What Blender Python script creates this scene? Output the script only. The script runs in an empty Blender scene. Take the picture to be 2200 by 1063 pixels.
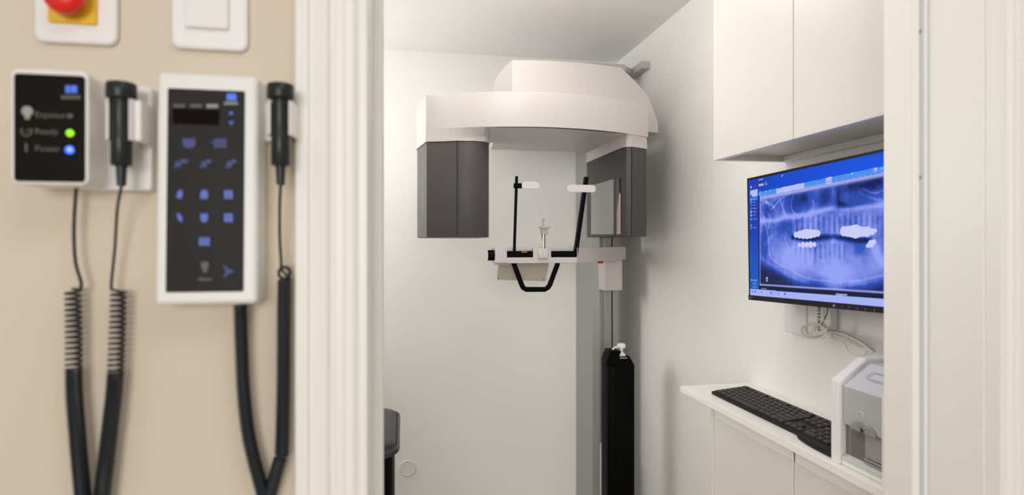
import bpy, bmesh, math, random
import numpy as np
from mathutils import Vector, Matrix
random.seed(4)
sc = bpy.context.scene
COL = sc.collection

# ------------------------------------------------------------------ camera
F, HX, HY, EYE = 1303.0, 1100.0, 524.0, 1.42
T0 = math.atan(233 / F)
cam_d = bpy.data.cameras.new('camera'); cam = bpy.data.objects.new('camera', cam_d); COL.objects.link(cam)
cam_d.sensor_width = 36; cam_d.lens = F / 2200 * 36
cam_d.shift_y = (HY - 531.5) / 2200
cam.location = (0, 0, EYE); cam.rotation_euler = (math.pi / 2, 0, -T0)
cam_d.clip_start = 0.02
cam_d.dof.use_dof = True; cam_d.dof.focus_distance = 1.78; cam_d.dof.aperture_fstop = 2.9
sc.camera = cam
sc.view_settings.view_transform = 'Standard'; sc.view_settings.look = 'None'
sc.view_settings.gamma = 1; sc.view_settings.use_curve_mapping = False
sc.view_settings.exposure = 0.0

# ------------------------------------------------------------------ world: soft daylight of the open clinic hall
w = bpy.data.worlds.new('world'); sc.world = w; w.use_nodes = True
w.node_tree.nodes['Background'].inputs[0].default_value = (1.0, 0.965, 0.92, 1)
w.node_tree.nodes['Background'].inputs[1].default_value = 0.42

def area(name, loc, rot, sx, sy, power, col):
    l = bpy.data.lights.new(name, 'AREA'); l.shape = 'RECTANGLE'; l.size = sx; l.size_y = sy
    l.energy = power; l.color = col
    o = bpy.data.objects.new(name, l); COL.objects.link(o); o.location = loc; o.rotation_euler = rot
    return o
DX, DY, H = 1.09, 2.991, EYE + 0.9387          # right wall, back wall, ceiling height
LAMPS = ((-0.68, 2.40, 1.2), (0.14, 1.30, 6.2), (0.38, 1.80, 6.3), (-0.32, 2.00, 3.2))     # unseen opal dome lamps, added to light the room: x, y, glow
WY0, WY1, WZ0, WZ1 = 2.10, 2.90, 1.38, 2.22       # unseen window added in the left wall to light the room
area('added_window_fill', (-1.12, (WY0 + WY1) / 2, (WZ0 + WZ1) / 2), (0, -math.pi / 2, 0), WZ1 - WZ0, WY1 - WY0, 16, (1.0, 0.985, 0.96))  # fill light added outside the made-up window
area('hall_fill_light', (-0.8, -4.5, 1.9), (math.pi / 2, 0, 0), 2.0, 1.6, 115, (1.0, 0.985, 0.96))  # fill light added far back in the hall; no window stands there
area('hall_ceiling_lamp', (0.45, -0.5, 2.55), (0, 0, 0), 0.8, 0.8, 7.5, (1.0, 0.94, 0.85))

# ------------------------------------------------------------------ measuring helpers (sight line meets a real plane)
def _t(px): return math.tan(math.atan((px - HX) / F) + T0)
def onY(px, py, Y):
    X = Y * _t(px); zc = X * math.sin(T0) + Y * math.cos(T0)
    return Vector((X, Y, EYE + (HY - py) * zc / F))
def onX(px, py, X):
    Y = X / _t(px); zc = X * math.sin(T0) + Y * math.cos(T0)
    return Vector((X, Y, EYE + (HY - py) * zc / F))
def onZ(px, py, Z):
    zc = (Z - EYE) * F / (HY - py); xc = (px - HX) / F * zc
    return Vector((xc * math.cos(T0) + zc * math.sin(T0), zc * math.cos(T0) - xc * math.sin(T0), Z))

# ------------------------------------------------------------------ materials
MATS = {}
def mat(name, col, rough=0.5, metal=0.0, noise=0.0, nscale=20, bump=0.0, bscale=200, emit=0, trans=0, alpha=1, spec=0.5, ior=1.45, coat=0):
    m = bpy.data.materials.new(name); m.use_nodes = True
    nt = m.node_tree; b = nt.nodes['Principled BSDF']
    b.inputs['Base Color'].default_value = (*col, 1); b.inputs['Roughness'].default_value = rough
    b.inputs['Metallic'].default_value = metal; b.inputs['Specular IOR Level'].default_value = spec
    b.inputs['Transmission Weight'].default_value = trans; b.inputs['IOR'].default_value = ior
    b.inputs['Coat Weight'].default_value = coat
    b.inputs['Alpha'].default_value = alpha
    tc = nt.nodes.new('ShaderNodeTexCoord')
    if noise:
        n = nt.nodes.new('ShaderNodeTexNoise'); n.inputs['Scale'].default_value = nscale; n.inputs['Detail'].default_value = 4
        mx = nt.nodes.new('ShaderNodeMix'); mx.data_type = 'RGBA'
        mx.inputs[6].default_value = (*[c * (1 - noise) for c in col], 1)
        mx.inputs[7].default_value = (*[min(1, c * (1 + noise)) for c in col], 1)
        nt.links.new(tc.outputs['Object'], n.inputs['Vector']); nt.links.new(n.outputs['Fac'], mx.inputs[0])
        nt.links.new(mx.outputs[2], b.inputs['Base Color'])
    if bump:
        n = nt.nodes.new('ShaderNodeTexNoise'); n.inputs['Scale'].default_value = bscale; n.inputs['Detail'].default_value = 3
        bp = nt.nodes.new('ShaderNodeBump'); bp.inputs['Strength'].default_value = bump; bp.inputs['Distance'].default_value = 0.001
        nt.links.new(tc.outputs['Object'], n.inputs['Vector']); nt.links.new(n.outputs['Fac'], bp.inputs['Height'])
        nt.links.new(bp.outputs['Normal'], b.inputs['Normal'])
    if emit:
        b.inputs['Emission Color'].default_value = (*col, 1); b.inputs['Emission Strength'].default_value = emit
    MATS[name] = m; return m
M_WALL = mat('white_wall_paint', (0.925, 0.918, 0.892), 0.75, noise=0.012, nscale=3, bump=0.12, bscale=350)
M_CEIL = mat('ceiling_paint', (0.94, 0.935, 0.92), 0.85, noise=0.01, nscale=3)
M_HALL = mat('beige_wall_paint', (0.70, 0.605, 0.485), 0.7, noise=0.015, nscale=4, bump=0.12, bscale=350)
M_FLOOR = mat('grey_vinyl_floor', (0.48, 0.41, 0.33), 0.45, noise=0.08, nscale=40)
M_TRIM = mat('white_trim_paint', (0.88, 0.86, 0.81), 0.38, noise=0.01, nscale=8)
M_GASKET = mat('rubber_gasket', (0.78, 0.82, 0.82), 0.6, noise=0.03)
M_BRASS = mat('steel_screw', (0.5, 0.48, 0.42), 0.35, metal=0.9, noise=0.05)
M_CAB = mat('white_laminate', (0.755, 0.732, 0.698), 0.32, noise=0.006, nscale=5)
M_TOP = mat('white_worktop_laminate', (0.915, 0.89, 0.85), 0.4, noise=0.01, nscale=30)
M_MWHITE = mat('machine_white_enamel', (0.585, 0.545, 0.53), 0.36, noise=0.006, nscale=6, coat=0.12)
M_MGREY = mat('charcoal_plastic', (0.066, 0.059, 0.058), 0.45, noise=0.04, nscale=60, bump=0.1, bscale=900)
M_COLUMN = mat('silver_aluminium_paint', (0.335, 0.34, 0.32), 0.42, metal=0.25, noise=0.03, nscale=12)
M_RAIL = mat('brushed_aluminium', (0.33, 0.33, 0.31), 0.36, metal=0.6, noise=0.05, nscale=15)
M_BLACK = mat('black_plastic', (0.0015, 0.0015, 0.0017), 0.5, noise=0.1, nscale=50, spec=0.07)
M_BLACKG = mat('black_gloss', (0.008, 0.008, 0.009), 0.12, noise=0.05)
M_SEAM = mat('dark_joint', (0.02, 0.018, 0.018), 0.8, noise=0.1)
M_STEEL = mat('polished_steel', (0.42, 0.36, 0.29), 0.16, metal=1, noise=0.02)
M_PAD = mat('pale_grey_pad', (0.68, 0.655, 0.635), 0.4, noise=0.01)
M_CHIN = mat('grey_plastic_bite_holder', (0.40, 0.41, 0.40), 0.35, noise=0.02)
M_WINDOW = mat('grey_sensor_window', (0.33, 0.34, 0.335), 0.18, noise=0.05, nscale=8, coat=0.4)
M_PINK = mat('pink_label_and_strip', (0.55, 0.40, 0.38), 0.5, noise=0.03)
M_SCREENBACK = mat('beige_tinted_panel', (0.52, 0.475, 0.39), 0.25, noise=0.02, coat=0.3)
M_RED = mat('red_plastic', (0.62, 0.01, 0.01), 0.35, noise=0.03)
M_REDB = mat('red_mushroom_button', (0.80, 0.02, 0.01), 0.32, noise=0.03)
M_YELLOW = mat('yellow_plate', (0.86, 0.52, 0.02), 0.5, noise=0.03)
M_PLATE = mat('white_switch_plastic', (0.86, 0.845, 0.84), 0.35, noise=0.006)
M_HOUS = mat('white_housing_plastic', (0.84, 0.82, 0.79), 0.4, noise=0.008)
M_PANEL = mat('dark_brown_glass_panel', (0.0085, 0.0055, 0.0035), 0.4, noise=0.1, nscale=30, spec=0.08)
M_PANEL2 = mat('charcoal_membrane_panel', (0.023, 0.023, 0.024), 0.45, noise=0.08, nscale=60, spec=0.12)
M_DISP = mat('dark_red_display', (0.005, 0.002, 0.002), 0.5, noise=0.1, spec=0.05)
M_ICON = mat('glowing_blue_symbol_print', (0.085, 0.125, 0.46), 0.5, noise=0.02, emit=0.25)  # symbol print with a slight glow added
M_ICOND = mat('glowing_dim_blue_symbol_print', (0.045, 0.052, 0.20), 0.5, noise=0.02, emit=0.12)  # dimmer symbol print, weaker glow added
M_LOGO = mat('glowing_bright_blue_print', (0.06, 0.17, 0.72), 0.5, noise=0.02, emit=0.25)  # logo print, also given a slight glow
M_GTEXT = mat('grey_print', (0.13, 0.125, 0.11), 0.6, noise=0.02)
M_GTEXT2 = mat('pale_grey_print', (0.34, 0.34, 0.30), 0.6, noise=0.02)
M_GREEN = mat('green_led', (0.26, 0.75, 0.02), 0.4, emit=1.0)
M_BLUE = mat('blue_led', (0.03, 0.13, 1.0), 0.4, emit=1.1)
M_BLUEC = mat('pale_blue_led_core', (0.26, 0.38, 1.0), 0.4, emit=0.9)
M_HAND = mat('black_handset_plastic', (0.016, 0.018, 0.019), 0.33, noise=0.08, nscale=80, spec=0.4)
M_CORD = mat('black_cord_rubber', (0.011, 0.017, 0.022), 0.36, noise=0.08, nscale=80)
M_LID = mat('dark_grey_padded_vinyl', (0.036, 0.035, 0.034), 0.38, noise=0.12, nscale=9, bump=1.0, bscale=9, spec=0.3)
M_RIM = mat('grey_bin_rim', (0.045, 0.046, 0.044), 0.35, noise=0.05, spec=0.35)
M_BEZ = mat('black_monitor_bezel', (0.008, 0.007, 0.011), 0.4, noise=0.05, spec=0.2)
M_KEYB = mat('black_keyboard_shell', (0.004, 0.004, 0.004), 0.45, noise=0.08, spec=0.25)
M_KEY = mat('charcoal_keycap', (0.032, 0.031, 0.030), 0.5, noise=0.06, nscale=90, spec=0.3)
M_LEGEND = mat('grey_key_legend', (0.40, 0.39, 0.37), 0.6, noise=0.02)
M_SGREY = mat('grey_scanner_shell', (0.47, 0.47, 0.475), 0.4, noise=0.012)
M_SGREYL = mat('light_grey_scanner_top', (0.62, 0.63, 0.66), 0.4, noise=0.012)
M_SWIN = mat('smoky_scanner_window', (0.20, 0.19, 0.17), 0.1, noise=0.03, coat=0.5)
M_SWINL = mat('pale_smoky_divider', (0.36, 0.35, 0.33), 0.15, noise=0.03)
M_SGLASS = mat('pale_green_tray', (0.60, 0.63, 0.59), 0.3, noise=0.02)
M_CABLE = mat('white_cable_jacket', (0.72, 0.68, 0.61), 0.45, noise=0.02)
M_CABLEG = mat('grey_cable_jacket', (0.20, 0.19, 0.19), 0.5, noise=0.03)

# ------------------------------------------------------------------ mesh builder
class MB:
    def __init__(s): s.v = []; s.f = []; s.mi = []; s.sm = []
    def add(s, bm, mi=0, smooth=False, M=None):
        off = len(s.v); bm.verts.index_update()
        for v in bm.verts: s.v.append((M @ v.co) if M else v.co.copy())
        for f in bm.faces: s.f.append([off + v.index for v in f.verts]); s.mi.append(mi); s.sm.append(smooth)
        bm.free(); return s
    def raw(s, vs, fs, mi=0, smooth=False, M=None):
        bm = bmesh.new(); bv = [bm.verts.new(v) for v in vs]
        for f in fs:
            try: bm.faces.new([bv[i] for i in f])
            except ValueError: pass
        bmesh.ops.recalc_face_normals(bm, faces=bm.faces)
        return s.add(bm, mi, smooth, M)
    def box(s, x0, x1, y0, y1, z0, z1, bev=0, seg=2, mi=0, M=None):
        bm = bmesh.new()
        bmesh.ops.create_cube(bm, size=1)
        for v in bm.verts:
            v.co = Vector((x0 + (v.co.x + .5) * (x1 - x0), y0 + (v.co.y + .5) * (y1 - y0), z0 + (v.co.z + .5) * (z1 - z0)))
        if bev: bmesh.ops.bevel(bm, geom=list(bm.edges), offset=bev, segments=seg, affect='EDGES', profile=0.5)
        return s.add(bm, mi, False, M)
    def prism(s, poly, axis, a0, a1, bev=0, seg=2, mi=0, M=None, smooth=False):
        # poly of 2D points; axis 'x': (y,z), 'y': (x,z), 'z': (x,y)
        def P(p, a): return {'x': (a, p[0], p[1]), 'y': (p[0], a, p[1]), 'z': (p[0], p[1], a)}[axis]
        bm = bmesh.new(); n = len(poly)
        A = [bm.verts.new(P(p, a0)) for p in poly]; B = [bm.verts.new(P(p, a1)) for p in poly]
        fa = bm.faces.new(A); fb = bm.faces.new(B[::-1])
        for i in range(n): bm.faces.new([A[i], B[i], B[(i + 1) % n], A[(i + 1) % n]])
        bmesh.ops.recalc_face_normals(bm, faces=bm.faces)
        if bev:
            ed = set(fa.edges) | set(fb.edges)
            bmesh.ops.bevel(bm, geom=list(ed), offset=bev, segments=seg, affect='EDGES', profile=0.5)
        return s.add(bm, mi, smooth, M)
    def tube(s, path, r, n=8, mi=0, cap=True, M=None):
        P = [Vector(p) for p in path]; N = len(P)
        R = r if isinstance(r, (list, tuple)) else [r] * N
        T = [(P[min(i + 1, N - 1)] - P[max(i - 1, 0)]).normalized() for i in range(N)]
        u = T[0].orthogonal().normalized(); vs = []
        for i in range(N):
            u = (u - T[i] * u.dot(T[i])).normalized(); w_ = T[i].cross(u)
            for k in range(n):
                a = 2 * math.pi * k / n; vs.append(P[i] + (u * math.cos(a) + w_ * math.sin(a)) * R[i])
        fs = [[i * n + k, i * n + (k + 1) % n, (i + 1) * n + (k + 1) % n, (i + 1) * n + k] for i in range(N - 1) for k in range(n)]
        if cap: fs += [list(range(n))[::-1], [(N - 1) * n + k for k in range(n)]]
        return s.raw(vs, fs, mi, True, M)
    def lathe(s, prof, n=32, mi=0, M=None, axis=None):
        # prof: (radius, height) about local z
        vs = [(p[0] * math.cos(2 * math.pi * k / n), p[0] * math.sin(2 * math.pi * k / n), p[1]) for p in prof for k in range(n)]
        m = len(prof)
        fs = [[i * n + k, i * n + (k + 1) % n, (i + 1) * n + (k + 1) % n, (i + 1) * n + k] for i in range(m - 1) for k in range(n)]
        fs += [list(range(n)), [(m - 1) * n + k for k in range(n)]]
        return s.raw(vs, fs, mi, True, M)
    def text(s, txt, size, M, thick=0.0002, mi=0, align='LEFT'):
        c = bpy.data.curves.new('t', 'FONT'); c.body = txt; c.size = size; c.extrude = thick; c.align_x = align; c.resolution_u = 3
        o = bpy.data.objects.new('t', c); COL.objects.link(o)
        bpy.context.view_layer.update()
        me = bpy.data.meshes.new_from_object(o.evaluated_get(bpy.context.evaluated_depsgraph_get()))
        off = len(s.v)
        for v in me.vertices: s.v.append(M @ v.co)
        for p in me.polygons: s.f.append([off + i for i in p.vertices]); s.mi.append(mi); s.sm.append(False)
        bpy.data.objects.remove(o); bpy.data.meshes.remove(me); bpy.data.curves.remove(c)
        return s
    def build(s, name, mats, parent=None, local=False, smooth_angle=None):
        me = bpy.data.meshes.new(name); o = bpy.data.objects.new(name, me); COL.objects.link(o)
        off = Vector((0, 0, 0))
        if parent is not None:
            o.parent = parent
            if not local: off = Vector(parent.get('_w', (0, 0, 0)))
        me.from_pydata([tuple(Vector(v) - off) for v in s.v], [], s.f)
        for m in (mats if isinstance(mats, (list, tuple)) else [mats]): me.materials.append(m)
        me.polygons.foreach_set('material_index', s.mi); me.polygons.foreach_set('use_smooth', s.sm)
        me.update()
        if any(s.sm) or smooth_angle: me.set_sharp_from_angle(angle=math.radians(smooth_angle or 38))
        if parent is not None and not local: o['_w'] = tuple(off)
        return o
def thing(name, label, cat, loc, group=None, rot=None):
    o = bpy.data.objects.new(name, None); COL.objects.link(o); o.location = loc; o.empty_display_size = 0.05
    if rot is not None: o.rotation_euler = rot
    o['label'] = label; o['category'] = cat; o['_w'] = tuple(loc)
    if group: o['group'] = group
    return o
def tag(o, label, cat, group=None):
    o['label'] = label; o['category'] = cat
    if group: o['group'] = group
    return o
def struct(o): o['kind'] = 'structure'; return o
def facing(p, towards='-y', roll=0):
    # local xy plane of text/lathes turned so that local +z looks along the given direction
    R = {'-y': Matrix.Rotation(math.pi / 2, 4, 'X'), '-x': Matrix.Rotation(-math.pi / 2, 4, 'Z') @ Matrix.Rotation(math.pi / 2, 4, 'X'),
         '+z': Matrix.Identity(4)}[towards]
    return Matrix.Translation(p) @ R
def smooth_path(pts, k=8):
    P = [Vector(p) for p in pts]; out = []
    for i in range(len(P) - 1):
        a = P[max(i - 1, 0)]; b = P[i]; c = P[i + 1]; d = P[min(i + 2, len(P) - 1)]
        for j in range(k):
            t = j / k
            out.append(0.5 * ((2 * b) + (c - a) * t + (2 * a - 5 * b + 4 * c - d) * t * t + (3 * b - a - 3 * c + d) * t ** 3))
    out.append(P[-1]); return out
def rrect(x0, x1, y0, y1, r, n=5):
    out = []
    for cx, cy, a0 in ((x1 - r, y0 + r, -90), (x1 - r, y1 - r, 0), (x0 + r, y1 - r, 90), (x0 + r, y0 + r, 180)):
        for k in range(n + 1):
            a = math.radians(a0 + 90 * k / n); out.append((cx + r * math.cos(a), cy + r * math.sin(a)))
    return out

# ================================================================== THE ROOM
YW0, YW1 = 0.76, 0.93            # hall face and room face of the wall with the doorway
XL, XR = -0.042, 0.844           # clear door frame
XSL, XSR = -0.029, 0.8255        # door stops
YST = 0.867
LX = -0.95
m = MB(); m.box(-2.6, 2.6, -5.0, 3.1, -0.1, 0); struct(m.build('floor', M_FLOOR))
m = MB(); m.box(LX, DX + 0.1, YW1 - 0.02, DY + 0.1, H, H + 0.1); struct(m.build('ceiling', M_CEIL))
m = MB(); m.box(LX, DX + 0.1, DY, DY + 0.1, 0, H); struct(m.build('wall_back', M_WALL))
m = MB(); m.box(DX, DX + 0.1, YW1, DY, 0, H); struct(m.build('wall_right', M_WALL))
m = MB(); m.box(LX - 0.1, LX, YW1, WY0, 0, H); m.box(LX - 0.1, LX, WY1, DY + 0.1, 0, H); m.box(LX - 0.1, LX, WY0, WY1, 0, WZ0); m.box(LX - 0.1, LX, WY0, WY1, WZ1, H)
struct(m.build('wall_left', M_WALL))
m = MB()
for a_ in ((WY0, WY0 + .04, WZ0, WZ1), (WY1 - .04, WY1, WZ0, WZ1), (WY0 + .04, WY1 - .04, WZ0, WZ0 + .04), (WY0 + .04, WY1 - .04, WZ1 - .04, WZ1)): m.box(LX - .07, LX - .03, *a_, .003)
struct(m.build('added_window_1', M_TRIM))  # frame of the added window that lets fill light in
DH = 2.12
m = MB()
for (x0, x1, z0, z1) in ((-2.6, XL - 0.012, 0, 2.9), (XR + 0.012, 2.6, 0, 2.9), (XL - 0.012, XR + 0.012, DH + 0.012, 2.9)):
    m.box(x0, x1, YW0, YW1 - 0.01, z0, z1)
    m.box(x0, x1, YW1 - 0.01, YW1, z0, z1, mi=1)
struct(m.build('wall_front', [M_HALL, M_WALL]))
# door frame: jambs with stops
m = MB()
m.box(XL - 0.012, XL, YW0, YW1, 0, DH); m.box(XL - 0.0005, XSL, YST, YW1, 0, DH - 0.013, 0.0015)
m.box(XR, XR + 0.012, YW0, YW1, 0, DH); m.box(XSR, XR + 0.0005, YST, YW1, 0, DH - 0.013, 0.003)
m.box(XL - 0.012, XR + 0.012, YW0, YW1, DH, DH + 0.012); m.box(XSL, XSR, YST, YW1, DH - 0.013, DH, 0.0015)
dj = struct(m.build('trim_1', M_TRIM))
m = MB(); m.box(XR - 0.006, XR + 0.0002, YST - 0.010, YST - 0.0003, 0, DH - 0.014, 0.001); m.build('gasket', M_GASKET, dj)
for py in (68, 381):
    p = onX(1977, py, XR - 0.006)
    m = MB(); m.lathe([(0.0035, 0), (0.0035, 0.001), (0.001, 0.0016)], 16, M=facing((XR - 0.0055, p.y, p.z), '-x')); m.build('screw', M_BRASS, dj)
# moulded casings
prof = [(0, 0), (0, .019), (.002, .021), (.0150, .0225), (.0165, .0185), (.0175, .018), (.0325, .0215), (.036, .0205), (.0405, .0145), (.0435, .0135),
        (.0445, .0155), (.046, .017), (.0540, .0175), (.0575, .0145), (.064, .0135), (.068, .0165), (.0705, .0225), (.0735, .025), (.0815, .025), (.083, .0235), (.083, 0)]
def casing(x_outer, sgn, name):
    m = MB(); pts = [(x_outer + sgn * a, YW0 - b) for a, b in prof]
    m.prism(pts, 'z', 0, DH + 0.06); return struct(m.build(name, M_TRIM))
casing(-0.125, 1, 'trim_2'); casing(0.929, -1, 'trim_3')
m = MB(); m.prism([(DH + 0.083 - a, 0) if b == 0 and a == 0 else (DH + 0.083 - a, 0) for a, b in []] or [(YW0, DH), (YW0 - .025, DH), (YW0 - .025, DH + .01), (YW0 - .017, DH + .03), (YW0 - .021, DH + .083), (YW0, DH + .083)], 'x', -0.125, 0.929)
struct(m.build('trim_4', M_TRIM))

# unseen ceiling lamps of the x-ray room, added and spread to light it
for (lx_, ly_, lp_), lab in zip(LAMPS, ('unseen round opal ceiling lamp nearest the added window', 'unseen round opal ceiling lamp between doorway and wall cabinet', 'unseen round opal ceiling lamp just in front of the x-ray machine', 'unseen round opal ceiling lamp over the waste bin')):
    t = thing('unseen_ceiling_light', lab, 'unseen ceiling light', (lx_, ly_, H), 'unseen round opal ceiling lamps')
    Mx = Matrix.Translation((lx_, ly_, H))
    m = MB(); m.lathe([(.20, 0), (.20, -.018), (.19, -.02)][::-1], 48, M=Mx); m.build('housing', M_CAB, t)
    m = MB(); m.lathe([(.188, -.021), (.189, -.045), (.178, -.070), (.15, -.092), (.10, -.107), (.045, -.114), (.001, -.115)], 48, M=Mx)
    m.build('diffuser', mat('opal_lamp_diffuser', (1.0, 0.968, 0.93), 0.5, emit=lp_), t)

# ================================================================== HALL WALL DEVICES
def rplate(m, px0, px1, py0, py1, Yf, Yb, r, bev, mi=0):
    a = onY(px0, py1, Yf); b = onY(px1, py0, Yf)
    m.prism(rrect(a.x, b.x, a.z, b.z, r), 'y', Yf, Yb, bev, 3, mi)
    return a, b
# emergency stop: frame 165 px of which only the foot is in view
a = onY(72, 90, 0.752); cx = (a.x + onY(251, 90, 0.752).x) / 2; hw = abs(onY(251, 90, 0.752).x - a.x) / 2
t = thing('emergency_stop_switch', 'red mushroom emergency button on yellow square in a white wall plate', 'emergency switch', (cx, YW0, a.z + hw))
czp = a.z + hw + 0.001
m = MB(); m.prism(rrect(cx - hw, cx + hw, czp - hw, czp + hw, 0.011), 'y', YW0 - 0.009, YW0, 0.004, 3); m.build('wall_plate', M_PLATE, t)
yl = onY(104, 47, 0.748); yr = onY(207, 47, 0.748)
m = MB(); m.box(yl.x, yr.x, YW0 - 0.014, YW0 - 0.0085, yl.z, yl.z + (yr.x - yl.x), 0.0008); m.build('yellow_square', M_YELLOW, t)
rb = onY(134, 19, 0.724); rx = rb.x; rr = 0.0255
m = MB(); m.lathe([(0.013, 0), (0.013, 0.012)], 32, M=facing(((yl.x + yr.x) / 2, YW0 - 0.0135, yl.z + 0.5 * (yr.x - yl.x)), '-y')); m.build('button_stem', M_BLACK, t)
ctr = ((yl.x + yr.x) / 2 + 0.001, YW0 - 0.026, yl.z + 0.5 * (yr.x - yl.x))
m = MB(); m.lathe([(0.0125, 0), (0.0195, 0.0012), (0.0205, 0.004), (0.0198, 0.0085), (0.0165, 0.0125), (0.009, 0.0148), (0.001, 0.0153)], 40, M=facing(ctr, '-y')); m.build('mushroom_button', M_REDB, t)
# light switch
a = onY(367, 102, 0.752); b = onY(532, 102, 0.752); cx = (a.x + b.x) / 2; hw = (b.x - a.x) / 2
t = thing('light_switch', 'white rocker light switch above the tall control panel', 'light switch', (cx, YW0, a.z + hw))
m = MB(); m.prism(rrect(cx - hw, cx + hw, a.z, a.z + 2 * hw, 0.010), 'y', YW0 - 0.009, YW0, 0.004, 3); m.build('wall_plate', M_PLATE, t)
c0 = onY(397, 57, 0.746); c1 = onY(490, 57, 0.746)
m = MB(); m.box(c0.x, c1.x, YW0 - 0.0145, YW0 - 0.0085, c0.z, c0.z + 0.056, 0.0015); m.build('rocker', M_HOUS, t)

def text_at(m, txt, px, py, Yf, hpx, align='LEFT'):
    p = onY(px, py, Yf); s = hpx * p.y / F * 1.25
    m.text(txt, s, facing((p.x, Yf, p.z - s * 0.3), '-y'), 0.00015, 0, align)
def quad(m, px0, px1, py0, py1, Yf, th=0.0004):
    a = onY(px0, py1, Yf); b = onY(px1, py0, Yf); m.box(a.x, b.x, Yf - th, Yf + 0.0003, a.z, b.z)
def poly(m, pts, Yf, th=0.0004):
    P = [onY(p[0], p[1], Yf) for p in pts]; m.prism([(p.x, p.z) for p in P], 'y', Yf - th, Yf + 0.0003)
def disc(m, px, py, rpx, Yf, th=0.0006):
    p = onY(px, py, Yf); r = rpx * 0.66 / F; m.lathe([(r, 0), (r, th), (r * .6, th * 1.5)], 20, M=facing((p.x, Yf, p.z), '-y'))

# ---- indicator box with handset cradle
YB = 0.702
t = thing('indicator_box', 'small white box with dark panel, green and blue lights, at left', 'x-ray indicator', onY(110, 400, YW0))
m = MB(); a = onY(22, 396, YB); b = onY(190, 153, YB)
pl = [(a.x, YB), (b.x - .002, YB), (b.x, YB + .002), (b.x + .002, YW0), (a.x, YW0)]
bm_pts = rrect(a.x, b.x, a.z, b.z, 0.008)
m.prism(bm_pts, 'y', YB, YW0, 0.0022, 3); m.build('housing', M_HOUS, t)
m = MB(); a = onY(31, 389, YB - 0.0005); b = onY(183, 164, YB - 0.0005)
m.prism(rrect(a.x, b.x, a.z, b.z, 0.0035), 'y', YB - 0.0012, YB + 0.0008); fp = m.build('front_panel', M_PANEL, t)
YP = YB - 0.0012
m = MB(); quad(m, 141, 151.5, 184, 199.5, YP); quad(m, 153, 166, 184, 199.5, YP); m.build('logo_mark', M_LOGO, fp)
m = MB(); [quad(m, 132 + i * 6, 136.6 + i * 6, 205, 213, YP) for i in range(7)]; m.build('logo_lettering', M_GTEXT, fp)
for (txt, y) in (('Exposure', 246), ('Ready', 282), ('Power', 319)):
    m = MB(); text_at(m, txt, 75, y, YP, 13); m.build('lettering', M_GTEXT, fp)
m = MB(); disc(m, 59, 239, 10.5, YP); quad(m, 54, 64, 245, 256, YP); m.build('tooth_symbol', M_GTEXT2, fp)
m = MB(); p = onY(57, 282, YP)
m.tube([(p.x + 0.0046 * math.cos(x), YP, p.z + 0.0046 * math.sin(x)) for x in np.linspace(math.pi * .78, math.pi * 2.22, 24)], 0.0009, 6)
m.tube([onY(57, 284, YP), onY(61, 277, YP)], 0.0007, 6); m.build('dial_symbol', M_GTEXT, fp)
m = MB(); quad(m, 54.5, 59, 308, 326, YP); m.build('bar_symbol', M_GTEXT, fp)
m = MB(); disc(m, 151.5, 249, 4.5, YP); m.build('unlit_light', M_GTEXT, fp)
m = MB(); disc(m, 151, 286, 7.2, YP, .001); m.build('green_light', M_GREEN, fp)
m = MB(); disc(m, 150, 322, 8.6, YP, .001); l = m.build('blue_light', M_BLUE, fp)
m = MB(); disc(m, 150.5, 321.5, 4.6, YP - .001, .001); m.build('light_core', M_BLUEC, fp)
# side piece + cradle
a = onY(200, 408, YW0 - 0.018); b = onY(326, 185, YW0 - 0.018)
m = MB(); m.prism(rrect(a.x - .02, b.x, a.z, b.z, 0.005), 'y', YW0 - 0.018, YW0, 0.003, 3); m.build('cradle_plate', M_HOUS, t)
def cradle(parent, cxp, pyt, pyb, Yc, pxl, pxr):
    # C-shaped clip holding the handset neck: back web plus two jaws
    p = onY(cxp, pyt, Yc); q = onY(cxp, pyb, Yc); X = p.x
    o = []
    for k in range(13):
        a_ = math.radians(-35 + 250 * k / 12); o.append((X + 0.0145 * math.cos(a_), Yc + 0.0145 * math.sin(a_)))
    inn = [(X + 0.0115 * math.cos(math.radians(-35 + 250 * k / 12)), Yc + 0.0115 * math.sin(math.radians(-35 + 250 * k / 12))) for k in range(13)]
    m = MB(); m.prism(o + inn[::-1], 'z', q.z, p.z, 0.0008, 2)
    m.box(X - 0.006, X + 0.006, Yc + 0.0125, YW0 - 0.0005, q.z, p.z, 0.001)
    m.box(X + 0.0115, X + 0.0115 + pxr, Yc - .002, YW0 - 0.0005, q.z, p.z, 0.002)
    return m.build('cradle_clip', M_HOUS, parent)
HY1, HY2 = 0.712, 0.712
cradle(t, 261, 214, 303, HY1, 0, .0085)

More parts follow.
